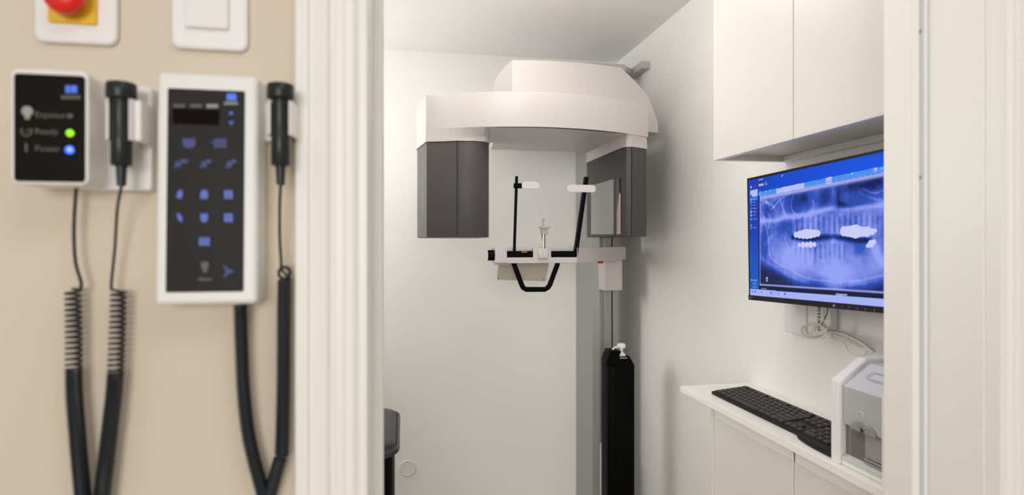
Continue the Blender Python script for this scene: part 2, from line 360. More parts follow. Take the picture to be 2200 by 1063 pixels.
def handset(parent, cxp, ytop, ycap, yneck, ybot, yst, Yc):
    p = onY(cxp, ytop, Yc); z = [onY(cxp, y, Yc).z for y in (ytop, ycap, yneck, ybot, yst)]
    b0 = z[3]
    M = Matrix.Translation((p.x, Yc, 0))
    m = MB()
    m.lathe([(0.0060, z[3]), (0.0092, z[3] + .0005), (0.0102, z[3] + .0018), (0.0102, z[2] - .002), (0.0096, z[2] + .002), (0.0092, z[1] - .001), (0.0096, z[1])], 40, M=M)
    m.build('grip', M_HAND, parent)
    m = MB(); m.lathe([(0.0120, z[1] - .0004), (0.0140, z[1] + .0004), (0.0146, z[1] + .002), (0.0146, z[0] - .003), (0.0138, z[0] - .0012), (0.012, z[0] - .0006), (0.011, z[0] - .0016), (0.001, z[0] - .0018)], 44, M=M)
    m.build('push_button_cap', M_HAND, parent)
    m = MB(); pr = []; n = 5; L = z[3] - z[4]
    for i in range(n):
        q = z[3] - L * i / n; pr += [(0.0058 - .0002 * i, q), (0.0058 - .0002 * i, q - L / n * .6), (0.0047 - .0002 * i, q - L / n * .65), (0.0047 - .0002 * i, q - L / n * .97)]
    m.lathe(pr[::-1], 24, M=M); m.build('strain_relief', M_CORD, parent)
    return Vector((p.x, Yc, z[4]))
def helix(center, R, pitchf, wire, phase=0, n=12):
    # coil around a smooth centre line; pitchf(s) gives metres per turn at arc length s
    P = smooth_path(center, 24); S = [0.0]
    for i in range(1, len(P)): S.append(S[-1] + (P[i] - P[i - 1]).length)
    out = []; s = 0.0; ang = phase; i = 0; u = None
    while s < S[-1]:
        while i < len(P) - 2 and S[i + 1] < s: i += 1
        t_ = (s - S[i]) / max(1e-9, S[i + 1] - S[i]); c = P[i].lerp(P[i + 1], t_); T = (P[i + 1] - P[i]).normalized()
        u = Vector((1, 0, 0)) if u is None else u
        u = (u - T * u.dot(T)).normalized(); w_ = T.cross(u)
        out.append(c + (u * math.cos(ang) + w_ * math.sin(ang)) * R)
        ang += 2 * math.pi / n; s += pitchf(s) / n
    return out, S[-1]

YC = 0.741
def C(px, py, Y=YC): return onY(px, py, Y)
# ---- handset of the indicator box (cord loops down out of view and back up to the box)
t = thing('exposure_handswitch', 'black exposure handswitch beside the small lit box, on stretched coiled cord', 'x-ray handswitch', C(261, 408), 'exposure handswitches on the hall wall')
e = handset(t, 261, 177, 214, 290, 357, 400, HY1)
m = MB()
ctrl = [C(255, 628), C(252, 720), C(246, 830), C(235, 930), C(219, 1063), C(208, 1130), C(196, 1165), C(186, 1130), C(178, 1063), C(166, 930), C(159, 830), C(159, 720), C(157, 620)]
pp = smooth_path(ctrl, 24); LT = sum((pp[i + 1] - pp[i]).length for i in range(len(pp) - 1))
path, _ = helix(ctrl, 0.0072, lambda s: 0.0060 if (s < .088 or s > LT - .088) else 0.0036, 0.0015)
lead1 = smooth_path([e, C(252, 450, .728), C(247, 530, .738), C(240, 600), C(239, 622)], 8)
lead2 = smooth_path([C(173, 622), C(174, 605), C(162, 560), C(159, 490), C(163, 415), C(165, 400, .735)], 8)
m.tube(lead1, 0.0016, 8); m.tube([lead1[-1], path[0]], 0.0015, 8); m.tube(path, 0.00155, 6); m.tube([path[-1], lead2[0]], 0.0015, 8); m.tube(lead2, 0.0019, 8)
m.build('coiled_cord', M_CORD, t)

# ---- tall control panel
YK0, YK1 = 0.7205, 0.7135        # slightly wedge shaped: top and foot of the front face
t = thing('control_panel', 'tall white wall control panel with dark touch keypad and blue symbols', 'x-ray control panel', C(450, 655))
a = onY(327, 656, YK1); b = onY(556, 163, YK0)
m = MB()
XA, XB = a.x + .002, b.x - .001
bm = bmesh.new()
vs = {}
for i, x in enumerate((XA, XB)):
    for j, (z, y) in enumerate(((a.z, YK1), (b.z, YK0))):
        vs[i, j, 0] = bm.verts.new((x, y, z)); vs[i, j, 1] = bm.verts.new((x + (.0015 if i else -.0015), YW0, z + (.001 if j else -.001)))
for f in (((0, 0, 0), (1, 0, 0), (1, 1, 0), (0, 1, 0)), ((0, 0, 1), (0, 1, 1), (1, 1, 1), (1, 0, 1)), ((0, 0, 0), (0, 1, 0), (0, 1, 1), (0, 0, 1)),
          ((1, 0, 0), (1, 0, 1), (1, 1, 1), (1, 1, 0)), ((0, 0, 0), (0, 0, 1), (1, 0, 1), (1, 0, 0)), ((0, 1, 0), (1, 1, 0), (1, 1, 1), (0, 1, 1))):
    bm.faces.new([vs[k] for k in f])
bmesh.ops.recalc_face_normals(bm, faces=bm.faces)
bmesh.ops.bevel(bm, geom=list(bm.edges), offset=0.0055, segments=4, affect='EDGES', profile=0.5)
m.add(bm); m.build('housing', M_HOUS, t)
YF = 0.7130
m = MB(); a = onY(356, 628, YF); b = onY(523, 193, YF)
slope = (YK0 - YK1) / 0.245
pts = rrect(a.x, b.x, a.z, b.z, 0.0018)
vs_ = []; zb = onY(327, 656, YK1).z
def yk(z): return YK1 + (z - zb) * slope
for (x, z) in pts: vs_.append((x, yk(z) - .0012, z))
for (x, z) in pts: vs_.append((x, yk(z) + .002, z))
n_ = len(pts)
m.raw(vs_, [list(range(n_)), [n_ + i for i in range(n_)][::-1]] + [[i, (i + 1) % n_, n_ + (i + 1) % n_, n_ + i] for i in range(n_)]); kp = m.build('keypad', M_PANEL2, t)
def kY(py): return yk(onY(440, py, 0.715).z) - 0.0012
def kquad(m, x0, x1, y0, y1): quad(m, x0, x1, y0, y1, kY((y0 + y1) / 2), .0006)
def kpoly(m, pts): poly(m, pts, kY(sum(p[1] for p in pts) / len(pts)), .0006)
m = MB(); kquad(m, 371, 471, 236, 266); m.build('display', M_DISP, kp)
m = MB(); kpoly(m, [(487, 216), (487, 203), (491, 201), (504, 201), (508, 204), (508, 216)]); m.build('logo_mark', M_LOGO, kp)
m = MB(); [kquad(m, 482 + i * 5, 486 + i * 5, 219, 225) for i in range(6)]
m.build('logo_lettering', M_GTEXT2, kp)
for x_ in (373, 409):
    m = MB(); [kquad(m, x_ + i * 5, x_ + 4.4 + i * 5, 224, 231) for i in range(5)]; m.build('small_lettering', M_GTEXT, kp)
m = MB(); [kquad(m, 444 + i * 5, 448.5 + i * 5, 224, 232) for i in range(5)]; m.build('bright_lettering', M_GTEXT2, kp)
m = MB(); kpoly(m, [(491, 246), (497, 238), (503, 246)]); m.build('up_arrow_key', M_ICON, kp)
m = MB(); kpoly(m, [(491, 261), (503, 261), (497, 269)]); m.build('down_arrow_key', M_ICON, kp)
m = MB(); kpoly(m, [(393, 298), (420, 298), (420, 312), (412, 318), (400, 318), (393, 312)]); m.build('screen_key', M_ICOND, kp)
m = MB(); kpoly(m, [(399, 302), (414, 302), (410, 309), (403, 309)]) ; m.build('screen_key_centre', M_PANEL2, kp)
m = MB(); [kquad(m, 461 + i * 9, 468.5 + i * 9, 298 + j * 10.5, 307 + j * 10.5) for i in range(3) for j in range(2)]; kquad(m, 454, 460, 305, 308); m.build('grid_key', M_ICOND, kp)
for x, w_ in ((374, 14), (430, 8), (484, 8)):
    m = MB(); kpoly(m, [(x, 360), (x + 6, 345), (x + 9, 345), (x + 5, 362)]); kpoly(m, [(x + 5, 349), (x + 16, 349), (x + 13, 360), (x + 9, 360)])
    kquad(m, x + 13, x + 16 + w_, 343, 350); m.build('jaw_symbol_key', M_ICOND, kp)
m = MB(); kpoly(m, [(379, 425), (382, 411), (391, 407), (393, 418), (389, 427)]); m.build('tooth_symbol_key', M_ICON, kp)
m = MB(); kpoly(m, [(379, 459), (387, 459), (392, 468), (392, 477), (384, 473)]); m.build('tooth_symbol_key', M_ICON, kp)
m = MB(); kpoly(m, [(431, 427), (431, 413), (435, 408), (443, 408), (447, 413), (447, 427)]); m.build('tooth_symbol_key', M_ICON, kp)
m = MB(); kpoly(m, [(431, 459), (447, 459), (447, 471), (443, 477), (435, 477), (431, 471)]); m.build('tooth_symbol_key', M_ICON, kp)
for y in (409, 459):
    m = MB(); kquad(m, 482, 500, y, y + 4.2); kquad(m, 482, 489.5, y + 4.5, y + 14.2); kquad(m, 491, 500, y + 4.5, y + 14.2); kquad(m, 482, 500, y + 14.5, y + 18); m.build('molar_symbol_key', M_ICON, kp)
m = MB(); [kquad(m, 428 + i * 8, 434.6 + i * 8, 510, 527.5) for i in range(3)]; m.build('bars_key', M_ICON, kp)
m = MB(); kpoly(m, [(431, 567), (435, 562), (446, 562), (449, 567), (447, 576), (443, 586), (438, 586), (434, 576)]); m.build('tooth_light', M_GTEXT, kp)
m = MB(); [kquad(m, 426 + i * 6, 431 + i * 6, 597, 602.5) for i in range(5)]; m.build('small_lettering', M_GTEXT, kp)
m = MB(); kpoly(m, [(479, 570), (484, 570), (490, 577), (505, 582), (490, 589), (484, 595), (479, 595), (486, 583)]); m.build('cone_key', M_ICOND, kp)
# cradle of the second handset
a = onY(566, 303, YW0 - 0.012); b = onY(628, 225, YW0 - 0.012)
m = MB(); m.box(a.x - .004, b.x - .001, YW0 - 0.012, YW0, a.z, b.z, .002); m.build('cradle_plate', M_HOUS, t)
cradle(t, 603, 218, 292, HY2, 0, .0035)

t = thing('exposure_handswitch', 'black exposure handswitch hanging against the door casing, on tight coiled cord', 'x-ray handswitch', C(603, 357), 'exposure handswitches on the hall wall')
e = handset(t, 603, 180, 214, 290, 357, 398, HY2)
m = MB()
lead = smooth_path([e, C(601, 440, .725), C(601, 510, .735), C(604, 560, .737), C(604, 574, .737)], 8); m.tube(lead, 0.0017, 8)
ring = [onY(611, 586, .737) + Vector((0.0062 * math.cos(a_), 0.001 * math.sin(3 * a_), 0.0068 * math.sin(a_))) for a_ in np.linspace(2.2, 2.2 - 6.1, 28)]
m.tube(ring, 0.0019, 8); m.tube([lead[-1], ring[0]], 0.0019, 8)
ctrl = [C(611, 600, .737), C(609, 700), C(608, 850), C(605, 980)]
path, _ = helix(ctrl, 0.0068, lambda s: 0.0040, 0.0017); m.tube(path, 0.0014, 6); m.tube([ring[-1], path[0]], .0017, 6)
m.tube(smooth_path([C(607, 600, .738), C(607, 850), C(605, 980), C(598, 990), C(584, 1063), C(574, 1095)], 8), 0.0050, 10)
m.tube(smooth_path([C(602, 984), C(592, 1020), C(580, 1063)], 8), 0.0076, 12)
ctrl = [C(516, 655, .738), C(519, 750), C(524, 850), C(537, 950), C(566, 1063), C(574, 1095)]
path, _ = helix(ctrl, 0.0068, lambda s: 0.0040, 0.0016); m.tube(path, 0.0014, 6); m.tube(smooth_path(ctrl, 8), 0.0055, 10)
m.build('coiled_cord', M_CORD, t)

# ================================================================== X-RAY MACHINE
HB = EYE
t = thing('panoramic_xray_machine', 'large white dental x-ray machine with two charcoal heads and silver column', 'x-ray machine', (0.92, 2.8, 0))
def YfArc(x):    # front of the rotating beam in plan
    u = (x - 0.503) / 0.424; return 2.078 + 0.128 * u * u * (0.9 + 0.1 * u * u)
arc = [(0.079 + (0.927 - 0.079) * k / 28) for k in range(29)]
# rotating beam
pl = [(0.049, 2.37), (0.079, 2.19)] + [(x, YfArc(x)) for x in arc[1:]] + [(0.934, 2.30), (0.93, 2.44), (0.06, 2.44)]
def ins_poly(P, d):
    out = []
    for i in range(len(P)):
        a, b, c = Vector(P[i - 1]), Vector(P[i]), Vector(P[(i + 1) % len(P)])
        n1 = Vector((-(b - a).y, (b - a).x)).normalized(); n2 = Vector((-(c - b).y, (c - b).x)).normalized()
        n = (n1 + n2).normalized(); out.append(tuple(b + n * d / max(.4, n.dot(n1))))
    return out
m = MB(); n_ = len(pl); rings = [[(x, y, z) for x, y in (ins_poly(pl, d) if d else pl)] for d, z in ((0, HB + .4108), (0, HB + .5295), (.0012, HB + .5325), (.0045, HB + .534))]
vs = [p for r_ in rings for p in r_]; fs = [[i * n_ + j, i * n_ + (j + 1) % n_, (i + 1) * n_ + (j + 1) % n_, (i + 1) * n_ + j] for i in range(3) for j in range(n_)] + [list(range(n_)), [3 * n_ + j for j in range(n_)]]
m.raw(vs, fs, 0, True); beam = m.build('rotating_beam', M_MWHITE, t, smooth_angle=24)
# collars
def loft(m, outlines, mi=0, smooth=True):
    n = len(outlines[0]); vs = [p for o in outlines for p in o]; k = len(outlines)
    fs = [[i * n + j, i * n + (j + 1) % n, (i + 1) * n + (j + 1) % n, (i + 1) * n + j] for i in range(k - 1) for j in range(n)]
    fs += [list(range(n)), [(k - 1) * n + j for j in range(n)]]
    return m.raw(vs, fs, mi, smooth)
LH = [(0.049, 2.37), (0.0785, 2.192), (0.12, 2.179), (0.187, 2.149), (0.245, 2.143), (0.282, 2.150), (0.302, 2.166), (0.311, 2.20), (0.312, 2.55), (0.06, 2.55)]
LT0 = [(0.049, 2.37), (0.0785, 2.191), (0.12, 2.164), (0.187, 2.132), (0.245, 2.118), (0.282, 2.122), (0.302, 2.145), (0.311, 2.19), (0.312, 2.55), (0.06, 2.55)]
LT_ = [(x, YfArc(x)) if 0.1 < x < .30 else (x, y) for x, y in LT0]
m = MB(); loft(m, [[(x, y, HB + 0.366) for x, y in LH], [(x, y, HB + .385) for x, y in LH], [(x, y, HB + 0.4108) for x, y in LT_]])
m.build('head_collar', M_MWHITE, t)
RH = [(0.9235, 2.208), (0.845, 2.166), (0.826, 2.175), (0.815, 2.208), (0.8125, 2.638), (0.93, 2.655), (0.934, 2.26)]
RT = [(0.9235, 2.2115), (0.845, 2.160), (0.826, 2.163), (0.815, 2.20), (0.8125, 2.638), (0.93, 2.655), (0.934, 2.26)]
m = MB(); loft(m, [[(x, y, HB + 0.366) for x, y in RH], [(x, y, HB + .385) for x, y in RH], [(x, y, HB + 0.4108) for x, y in RT]])
m.build('head_collar', M_MWHITE, t)
def inset(P, d):
    cx = sum(p[0] for p in P) / len(P); cy = sum(p[1] for p in P) / len(P)
    return [(x + (d if x < cx else -d), y + (d if y < cy else -d)) for x, y in P]
m = MB(); m.prism(inset(LH, .003), 'z', HB + 0.024, HB + 0.3655, 0.0025, 2); lh = m.build('tube_head', M_MGREY, t, smooth_angle=30)
m = MB(); m.box(0.186, 0.188, 2.150, 2.157, HB + 0.026, HB + 0.363); m.build('joint', M_SEAM, lh)
m = MB(); m.prism(inset(RH, .002), 'z', HB + 0.029, HB + 0.3655, 0.0025, 2); rh = m.build('sensor_head', M_MGREY, t, smooth_angle=30)
m = MB(); m.box(0.8435, 0.8455, 2.1645, 2.172, HB + 0.031, HB + 0.363); m.build('joint', M_SEAM, rh)
# sensor window and slit on the inner face
XI = 0.8135
def yq(m, P, X=XI, th=0.0015):
    Q = [onX(p[0], p[1], X) for p in P]; m.prism([(q.y, q.z) for q in Q], 'x', X - th, X + 0.004)
m = MB(); yq(m, [(1270.5, 399), (1317, 385), (1317, 503), (1270.5, 503)]); m.build('sensor_window', M_WINDOW, rh)
m = MB(); yq(m, [(1325, 384), (1331, 382), (1331, 504), (1325, 503)]); m.build('slit', M_BLACKG, rh)
m = MB(); yq(m, [(1331, 415), (1331, 503), (1325.5, 503), (1325.5, 455)], XI - .0015, .0008); m.build('pink_strip', M_PINK, rh)  # thin pink strip over the lower slit
# shoulder: wide carrier above the beam with curved left side and sloped right side
left = [(.405, 2.83), (.389, 2.671), (.378, 2.556), (.376, 2.43), (.383, 2.304), (.397, 2.215)]
def YfS(x):
    if x <= 0.827:
        u = (x - 0.397) / 0.43; return 2.215 + 0.019 * u - 0.10 * u * (1 - u)
    return 2.234 + (x - 0.827) * 0.30
profR = [(0.827, .682), (0.90, .632), (0.955, .585), (0.99, .515), (1.003, .475), (1.003, .445)]
fx = [0.397 + (0.43) * k / 14 for k in range(15)]
topF = [(x, YfS(x), HB + .682) for x in fx]
vs = []; fs = []
def V(p): vs.append(p); return len(vs) - 1
B0, T0_ = HB + 0.445, HB + 0.682
# columns of vertical strips: left side then front then right facets, all running from bottom to top then back
lb = [V((x, y, B0)) for x, y in left]; lt = [V((x, y, T0_)) for x, y in left]
for i in range(5): fs.append([lb[i], lb[i + 1], lt[i + 1], lt[i]])
fb = [lb[-1]] + [V((x, YfS(x), B0)) for x in fx[1:]]; ft = [lt[-1]] + [V((x, YfS(x), T0_)) for x in fx[1:]]
for i in range(14): fs.append([fb[i], fb[i + 1], ft[i + 1], ft[i]])
rt = [ft[-1]] + [V((x, YfS(x), HB + z)) for x, z in profR[1:]]; rbm = [fb[-1]] + [V((x, YfS(x), B0)) for x, z in profR[1:-1]] + [rt[-1]]
for i in range(len(rt) - 2): fs.append([rbm[i], rbm[i + 1], rt[i + 1], rt[i]])
fs.append([rbm[-2], rbm[-1], rt[-2]])
kb = [V((x, 2.83, HB + z)) for x, z in profR]
for i in range(len(rt) - 1): fs.append([rt[i], rt[i + 1], kb[i + 1], kb[i]])
fs.append(lt + ft[1:] + [kb[0]])
fs.append([lb[0]] + lb[1:] + fb[1:] + rbm[1:] + [kb[-1]])
fs.append([lb[0], lt[0]] + kb)
m = MB(); m.raw(vs, fs, 0, True); m.build('shoulder', M_MWHITE, t, smooth_angle=25)
m = MB(); P = [onZ(*p, B0 - .0004) for p in ((1103, 279), (1114, 278.5), (1142, 298), (1131, 298.5))]
m.prism([(p.x, p.y) for p in P], 'z', B0 - .001, B0 + .001); m.build('underside_label', M_PINK, t)
gx = [0.318 + (0.812 - 0.318) * k / 20 for k in range(21)]
m = MB(); m.prism([(x, YfArc(x) + .002) for x in gx] + [(x, YfArc(x) + .004 + .012 * math.sin(math.pi * min(1, (x - .30) / .42) * .5) * min(1, (.83 - x) / .12)) for x in gx[::-1]], 'z', HB + .4098, HB + .412); m.build('joint', M_SEAM, beam)
# column
m = MB()
m.prism([(0.867, 2.985), (0.867, 2.715), (0.893, 2.690), (0.975, 2.690), (0.985, 2.72), (0.985, 2.985)], 'z', 0.0, HB + 0.78, 0.002); colm = m.build('column', M_COLUMN, t)
m = MB(); m.box(0.908, 0.943, 2.668, 2.692, 0.02, HB + 0.44, 0.002); m.box(0.949, 0.974, 2.668, 2.692, 0.02, HB + 0.44, 0.002); m.build('guide_rail', M_RAIL, colm)
m = MB(); m.box(0.942, 0.950, 2.676, 2.691, 0.02, HB + 0.44); m.build('track_slot', M_SEAM, colm)
a = onY(1293, 955, 2.64); m = MB(); m.box(a.x, a.x + .008, 2.64, 2.668, 0.0, a.z, .001); m.build('foot_cover_edge', M_MWHITE, colm)
m = MB(); m.box(0.90, 1.03, 2.60, 2.99, 0, 0.05, .004); m.build('base_plate', M_COLUMN, colm)
# wall bracket at the head of the column
m = MB()
m.box(1.048, DX, 2.57, 2.74, HB + .788, HB + .819, .001)
m.box(0.80, 0.996, 2.632, 2.675, HB + .788, HB + .819, .001)
m.prism([(0.99, 2.632), (0.996, 2.64), (1.050, 2.685), (1.050, 2.73), (0.975, 2.675)], 'z', HB + .79, HB + .815)
m.box(0.87, 0.97, 2.66, 2.80, HB + .74, HB + .80)
m.build('wall_bracket', M_MWHITE, t)
# carriage and patient arm
a = onY(1297, 624, 2.60); b = onY(1338.5, 556, 2.60)
m = MB(); m.prism(rrect(a.x, b.x, 2.60, 2.685, 0.010), 'z', a.z, EYE - 0.02, .002); m.build('arm_carriage', M_MWHITE, t, smooth_angle=30)
AY = 2.143; zt, zb_ = EYE - 0.012, EYE - 0.0692; zl = EYE - 0.0485
def ax(px, Y=AY): return onY(px, 500, Y).x
m = MB()
m.prism([(ax(1089), AY), (ax(1240), AY), (0.984, 2.595), (0.984, 2.69), (0.90, 2.69), (0.60, 2.235), (ax(1089), 2.235)], 'z', zb_, zl, .0015)   # lower tray
m.prism([(ax(1089), AY + .030), (ax(1240) - .004, AY + .030), (ax(1240) + .002, AY + .004), (0.984, 2.595), (0.984, 2.69), (0.90, 2.69), (0.60, 2.235), (ax(1089), 2.235)], 'z', zl, zt, .0015)
m.prism([(ax(1240) - .001, AY), (0.984, 2.595), (0.984, 2.62), (ax(1240) + .015, AY + .03)], 'z', zb_ + .0005, zt, .001)
m.box(ax(1146), ax(1184.5), AY + .004, AY + .04, zl - .002, zt - .004, .001)
m.build('patient_arm', M_MWHITE, t)
m = MB(); m.box(ax(1064.5), ax(1089.5), AY - .002, 2.235, zb_, zt, .004); m.build('arm_end_block', M_MWHITE, t)
p = onY(1051, 547, AY + .035)
m = MB(); m.lathe([(0.018, 0), (0.0195, .001), (0.0195, .019), (0.019, .022), (0.0175, .026)], 32, M=Matrix.Translation((ax(1064.5) + .002, AY + .035, EYE - .041)) @ Matrix.Rotation(-math.pi / 2, 4, 'Y')); kn = m.build('adjusting_knob', M_BLACK, t)
m = MB(); m.lathe([(0.0175, 0), (0.017, .002), (0.001, .003)], 32, M=Matrix.Translation((ax(1064.5) - .0235, AY + .035, EYE - .041)) @ Matrix.Rotation(-math.pi / 2, 4, 'Y')); m.build('knob_cap', M_PAD, kn)
m = MB(); m.box(ax(1090.5), ax(1145.5), AY + .006, AY + .032, zl - .0005, onY(1100, 539, AY + .006).z, .001); tr = m.build('side_tray', M_BLACK, t)
m = MB(); m.box(ax(1121), ax(1133), AY + .0052, AY + .0065, EYE - .031, EYE - .027); m.build('yellow_sticker', mat('dull_yellow_print', (.30, .22, .01), .6, noise=.05), tr)
m = MB(); m.box(ax(1185), ax(1239), AY + .004, AY + .032, zl - .0005, onY(1200, 539, AY + .006).z, .001); m.build('side_tray', M_BLACK, t)
# chin rest
cx = ax(1167); cy = AY + .008
m = MB(); m.prism(rrect(ax(1155.5), ax(1177.5), AY - .010, AY + .03, .006), 'z', onY(1166, 555, AY).z, onY(1166, 533.5, AY).z, .002); cb = m.build('chin_rest_boss', M_MWHITE, t, smooth_angle=30)
m = MB(); m.lathe([(.0072, onY(1166, 540, cy).z), (.0072, onY(1166, 500, cy).z)], 24, M=Matrix.Translation((ax(1168.7), cy, 0))); m.build('steel_rod', M_STEEL, cb)
m = MB(); m.box(ax(1163.5), ax(1177.5), cy - .011, cy + .012, onY(1166, 503.5, cy).z, onY(1166, 489.5, cy).z, .002)
m.prism(rrect(ax(1160), ax(1184), cy - .016, cy + .016, .008), 'z', onY(1166, 490.5, cy).z, onY(1166, 486.5, cy).z, .001)
m.box(ax(1166), ax(1170), cy - .003, cy + .003, onY(1166, 488, cy).z, onY(1166, 470.5, cy).z, .001)
m.box(ax(1166), ax(1173.3), cy - .006, cy + .003, onY(1166, 473.5, cy).z, onY(1166, 470, cy).z, .001)
m.build('bite_block_holder', M_CHIN, cb)
# temple supports
def bar(m, A, B, w, d):
    A = Vector(A); B = Vector(B); D = (B - A).normalized(); X = Vector((1, 0, 0)); X = (X - D * X.dot(D)).normalized(); Yv = D.cross(X)
    vs = [p + X * sx * w / 2 + Yv * sy * d / 2 for p in (A, B) for sx, sy in ((-1, -1), (1, -1), (1, 1), (-1, 1))]
    m.raw(vs, [[0, 1, 2, 3], [4, 5, 6, 7], [0, 1, 5, 4], [1, 2, 6, 5], [2, 3, 7, 6], [3, 0, 4, 7]])
YT = AY + .016
m = MB(); bar(m, onY(1104.5, 550, YT), onY(1110, 378.5, YT), .0095, .007)
m.box(onY(1104, 400, YT).x, onY(1120.5, 400, YT).x, YT - .007, YT + .006, onY(1110, 404.5, YT).z, onY(1110, 393.5, YT).z, .001); ts = m.build('temple_support', M_BLACK, t)
def pad(px0, px1, py0, py1, Y, parent, th=.006):
    a = onY(px0, py1, Y); b = onY(px1, py0, Y); r = (b.z - a.z) / 2 - .0005
    m = MB(); m.prism(rrect(a.x, b.x, a.z, b.z, r, 8), 'y', Y - th / 2, Y + th / 2, .0015, 2); return m.build('temple_pad', M_PAD, parent)
pad(1120, 1159.5, 390.5, 405.5, YT - .003, ts)
m = MB(); bar(m, onY(1235.5, 551, YT), onY(1259.5, 380.5, YT), .0130, .022)
m.box(onY(1252, 400, YT).x, onY(1264, 400, YT).x, YT - .014, YT + .006, onY(1250, 409, YT).z, onY(1250, 398, YT).z, .001); ts = m.build('temple_support', M_BLACK, t)
pad(1217.5, 1279.5, 397.5, 412.5, YT - .018, ts)
# handle
YH = AY + .012
hp = [onY(1104, 560, YH), onY(1104.5, 568, YH), onY(1121, 612, YH), onY(1124, 617.5, YH), onY(1129.5, 621.5, YH), onY(1171, 621.5, YH), onY(1177, 617.5, YH), onY(1181, 612, YH), onY(1197.5, 568, YH), onY(1198, 560, YH)]
m = MB(); m.tube(smooth_path(hp[:2], 2)[:-1] + hp[1:2] + [hp[1].lerp(hp[2], .5)] + hp[2:8] + [hp[7].lerp(hp[8], .5)] + hp[8:], .0092, 14); m.build('hand_grip', M_BLACK, t)
# operator panel hanging behind the arm
YG = 2.262
P = [(1071.5, 562), (1180.5, 560), (1172.5, 603.5), (1169.5, 604), (1070, 601), (1067.5, 599)]
Q = [onY(p[0], p[1], YG) for p in P]
m = MB(); m.prism([(q.x, q.z) for q in Q], 'y', YG, YG + .008, .001); gp = m.build('operator_panel', M_SCREENBACK, t)
m = MB(); m.box(Q[0].x + .02, Q[1].x - .02, 2.2, YG + .006, Q[1].z - .002, Q[1].z + .025); m.box(onY(1059, 500, 2.2).x, onY(1092, 500, 2.2).x, 2.17, 2.22, EYE - .076, EYE - .0685, .002); m.build('panel_hinge', M_MWHITE, t)
for px, py in ((1071, 597.5), (1168, 600.5)):
    q = onY(px, py, YG); m = MB(); m.lathe([(.0022, 0), (.0022, .001), (.001, .0014)], 14, M=facing((q.x, YG, q.z), '-y')); m.build('screw', M_SEAM, gp)
# red stop button under the arm
q = onY(1290, 560, 2.50); m = MB(); m.lathe([(.004, -.014), (.0125, -.012), (.0145, -.006), (.0145, .0), (.006, .006), (.006, .02)], 28, M=Matrix.Translation((q.x, 2.50, EYE - .069 - .001))); m.build('stop_button', M_RED, t)

# ================================================================== DISPENSER STAND
YD = 2.384; c = onY(1328, 800, YD); CX = c.x
def dz(py): return onY(1328, py, YD).z
t = thing('dispenser_stand', 'tall slim black floor stand holding a white pump bottle', 'sanitizer stand', (CX, YD, 0))
hw = 0.0582
m = MB(); m.prism(rrect(CX - hw, CX + hw, YD - .05, YD + .06, .022, 6), 'z', 0.012, dz(781), .002); m.build('body', M_BLACK, t, smooth_angle=30)
ztop = dz(764)
o1 = [(x, y, dz(781.5)) for x, y in rrect(CX - hw, CX + hw, YD - .05, YD + .06, .022, 6)]
o2 = [(x, y, ztop) for x, y in rrect(CX - .030, CX + hw - .016, YD - .030, YD + .04, .014, 6)]
m = MB(); loft(m, [o1, o2]); m.build('sloped_top', M_BLACK, t, smooth_angle=30) if False else m.build('sloped_top', M_BLACK, t)
def dx(px): return onY(px, 760, YD - .03).x
P = [(1299, 780), (1298.6, 775), (1307, 752), (1309, 751.3), (1329, 751.5), (1331, 753), (1327, 763), (1330, 782), (1304, 782), (1301, 781)]
Q = [onY(p[0], p[1], YD - .035) for p in P]
m = MB(); m.prism([(q.x, q.z) for q in Q], 'y', YD - .057, YD + .01, .003, 2); m.build('drip_hood', M_BLACK, t)
m = MB(); m.box(CX - .10, CX + .08, YD - .09, YD + .10, 0, .012, .003); m.build('foot', M_BLACK, t)
zs = dz(766.8)
m = MB(); m.box(dx(1327), dx(1347), YD - .0495 + .016, YD - .030, dz(767), dz(765), .0003); m.build('clear_edge', M_CHIN, t)
pc = onY(1335, 760, YD + .0); px_ = pc.x
t = thing('pump_bottle', 'white pump bottle top sticking out of the tall black stand', 'pump bottle', (px_, YD, dz(764)))
M_ = Matrix.Translation((px_, YD, 0))
m = MB(); m.lathe([(.018, dz(764) + .0006), (.018, dz(762)), (.012, dz(758.5)), (.0075, dz(756.5))], 28, M=M_); m.build('screw_collar', M_PLATE, t)
m = MB(); m.lathe([(.0062, dz(757)), (.0062, dz(748)), (.009, dz(746.5))], 24, M=M_); m.build('stem', M_PLATE, t)
m = MB(); m.lathe([(.012, dz(747.5)), (.0165, dz(746.8)), (.0168, dz(741)), (.0158, dz(738.6)), (.011, dz(737.3)), (.001, dz(737))], 28, M=M_)
m.tube(smooth_path([Vector((px_, YD, dz(742))), Vector((onY(1325, 743, YD).x, YD - .01, dz(743.5))), Vector((onY(1315, 745, YD).x, YD - .02, dz(745.5))), Vector((onY(1311.5, 750, YD).x, YD - .03, dz(750))), Vector((onY(1311, 753, YD).x, YD - .03, dz(752.5)))], 6), .0042, 12)
m.build('pump_head', M_PLATE, t)

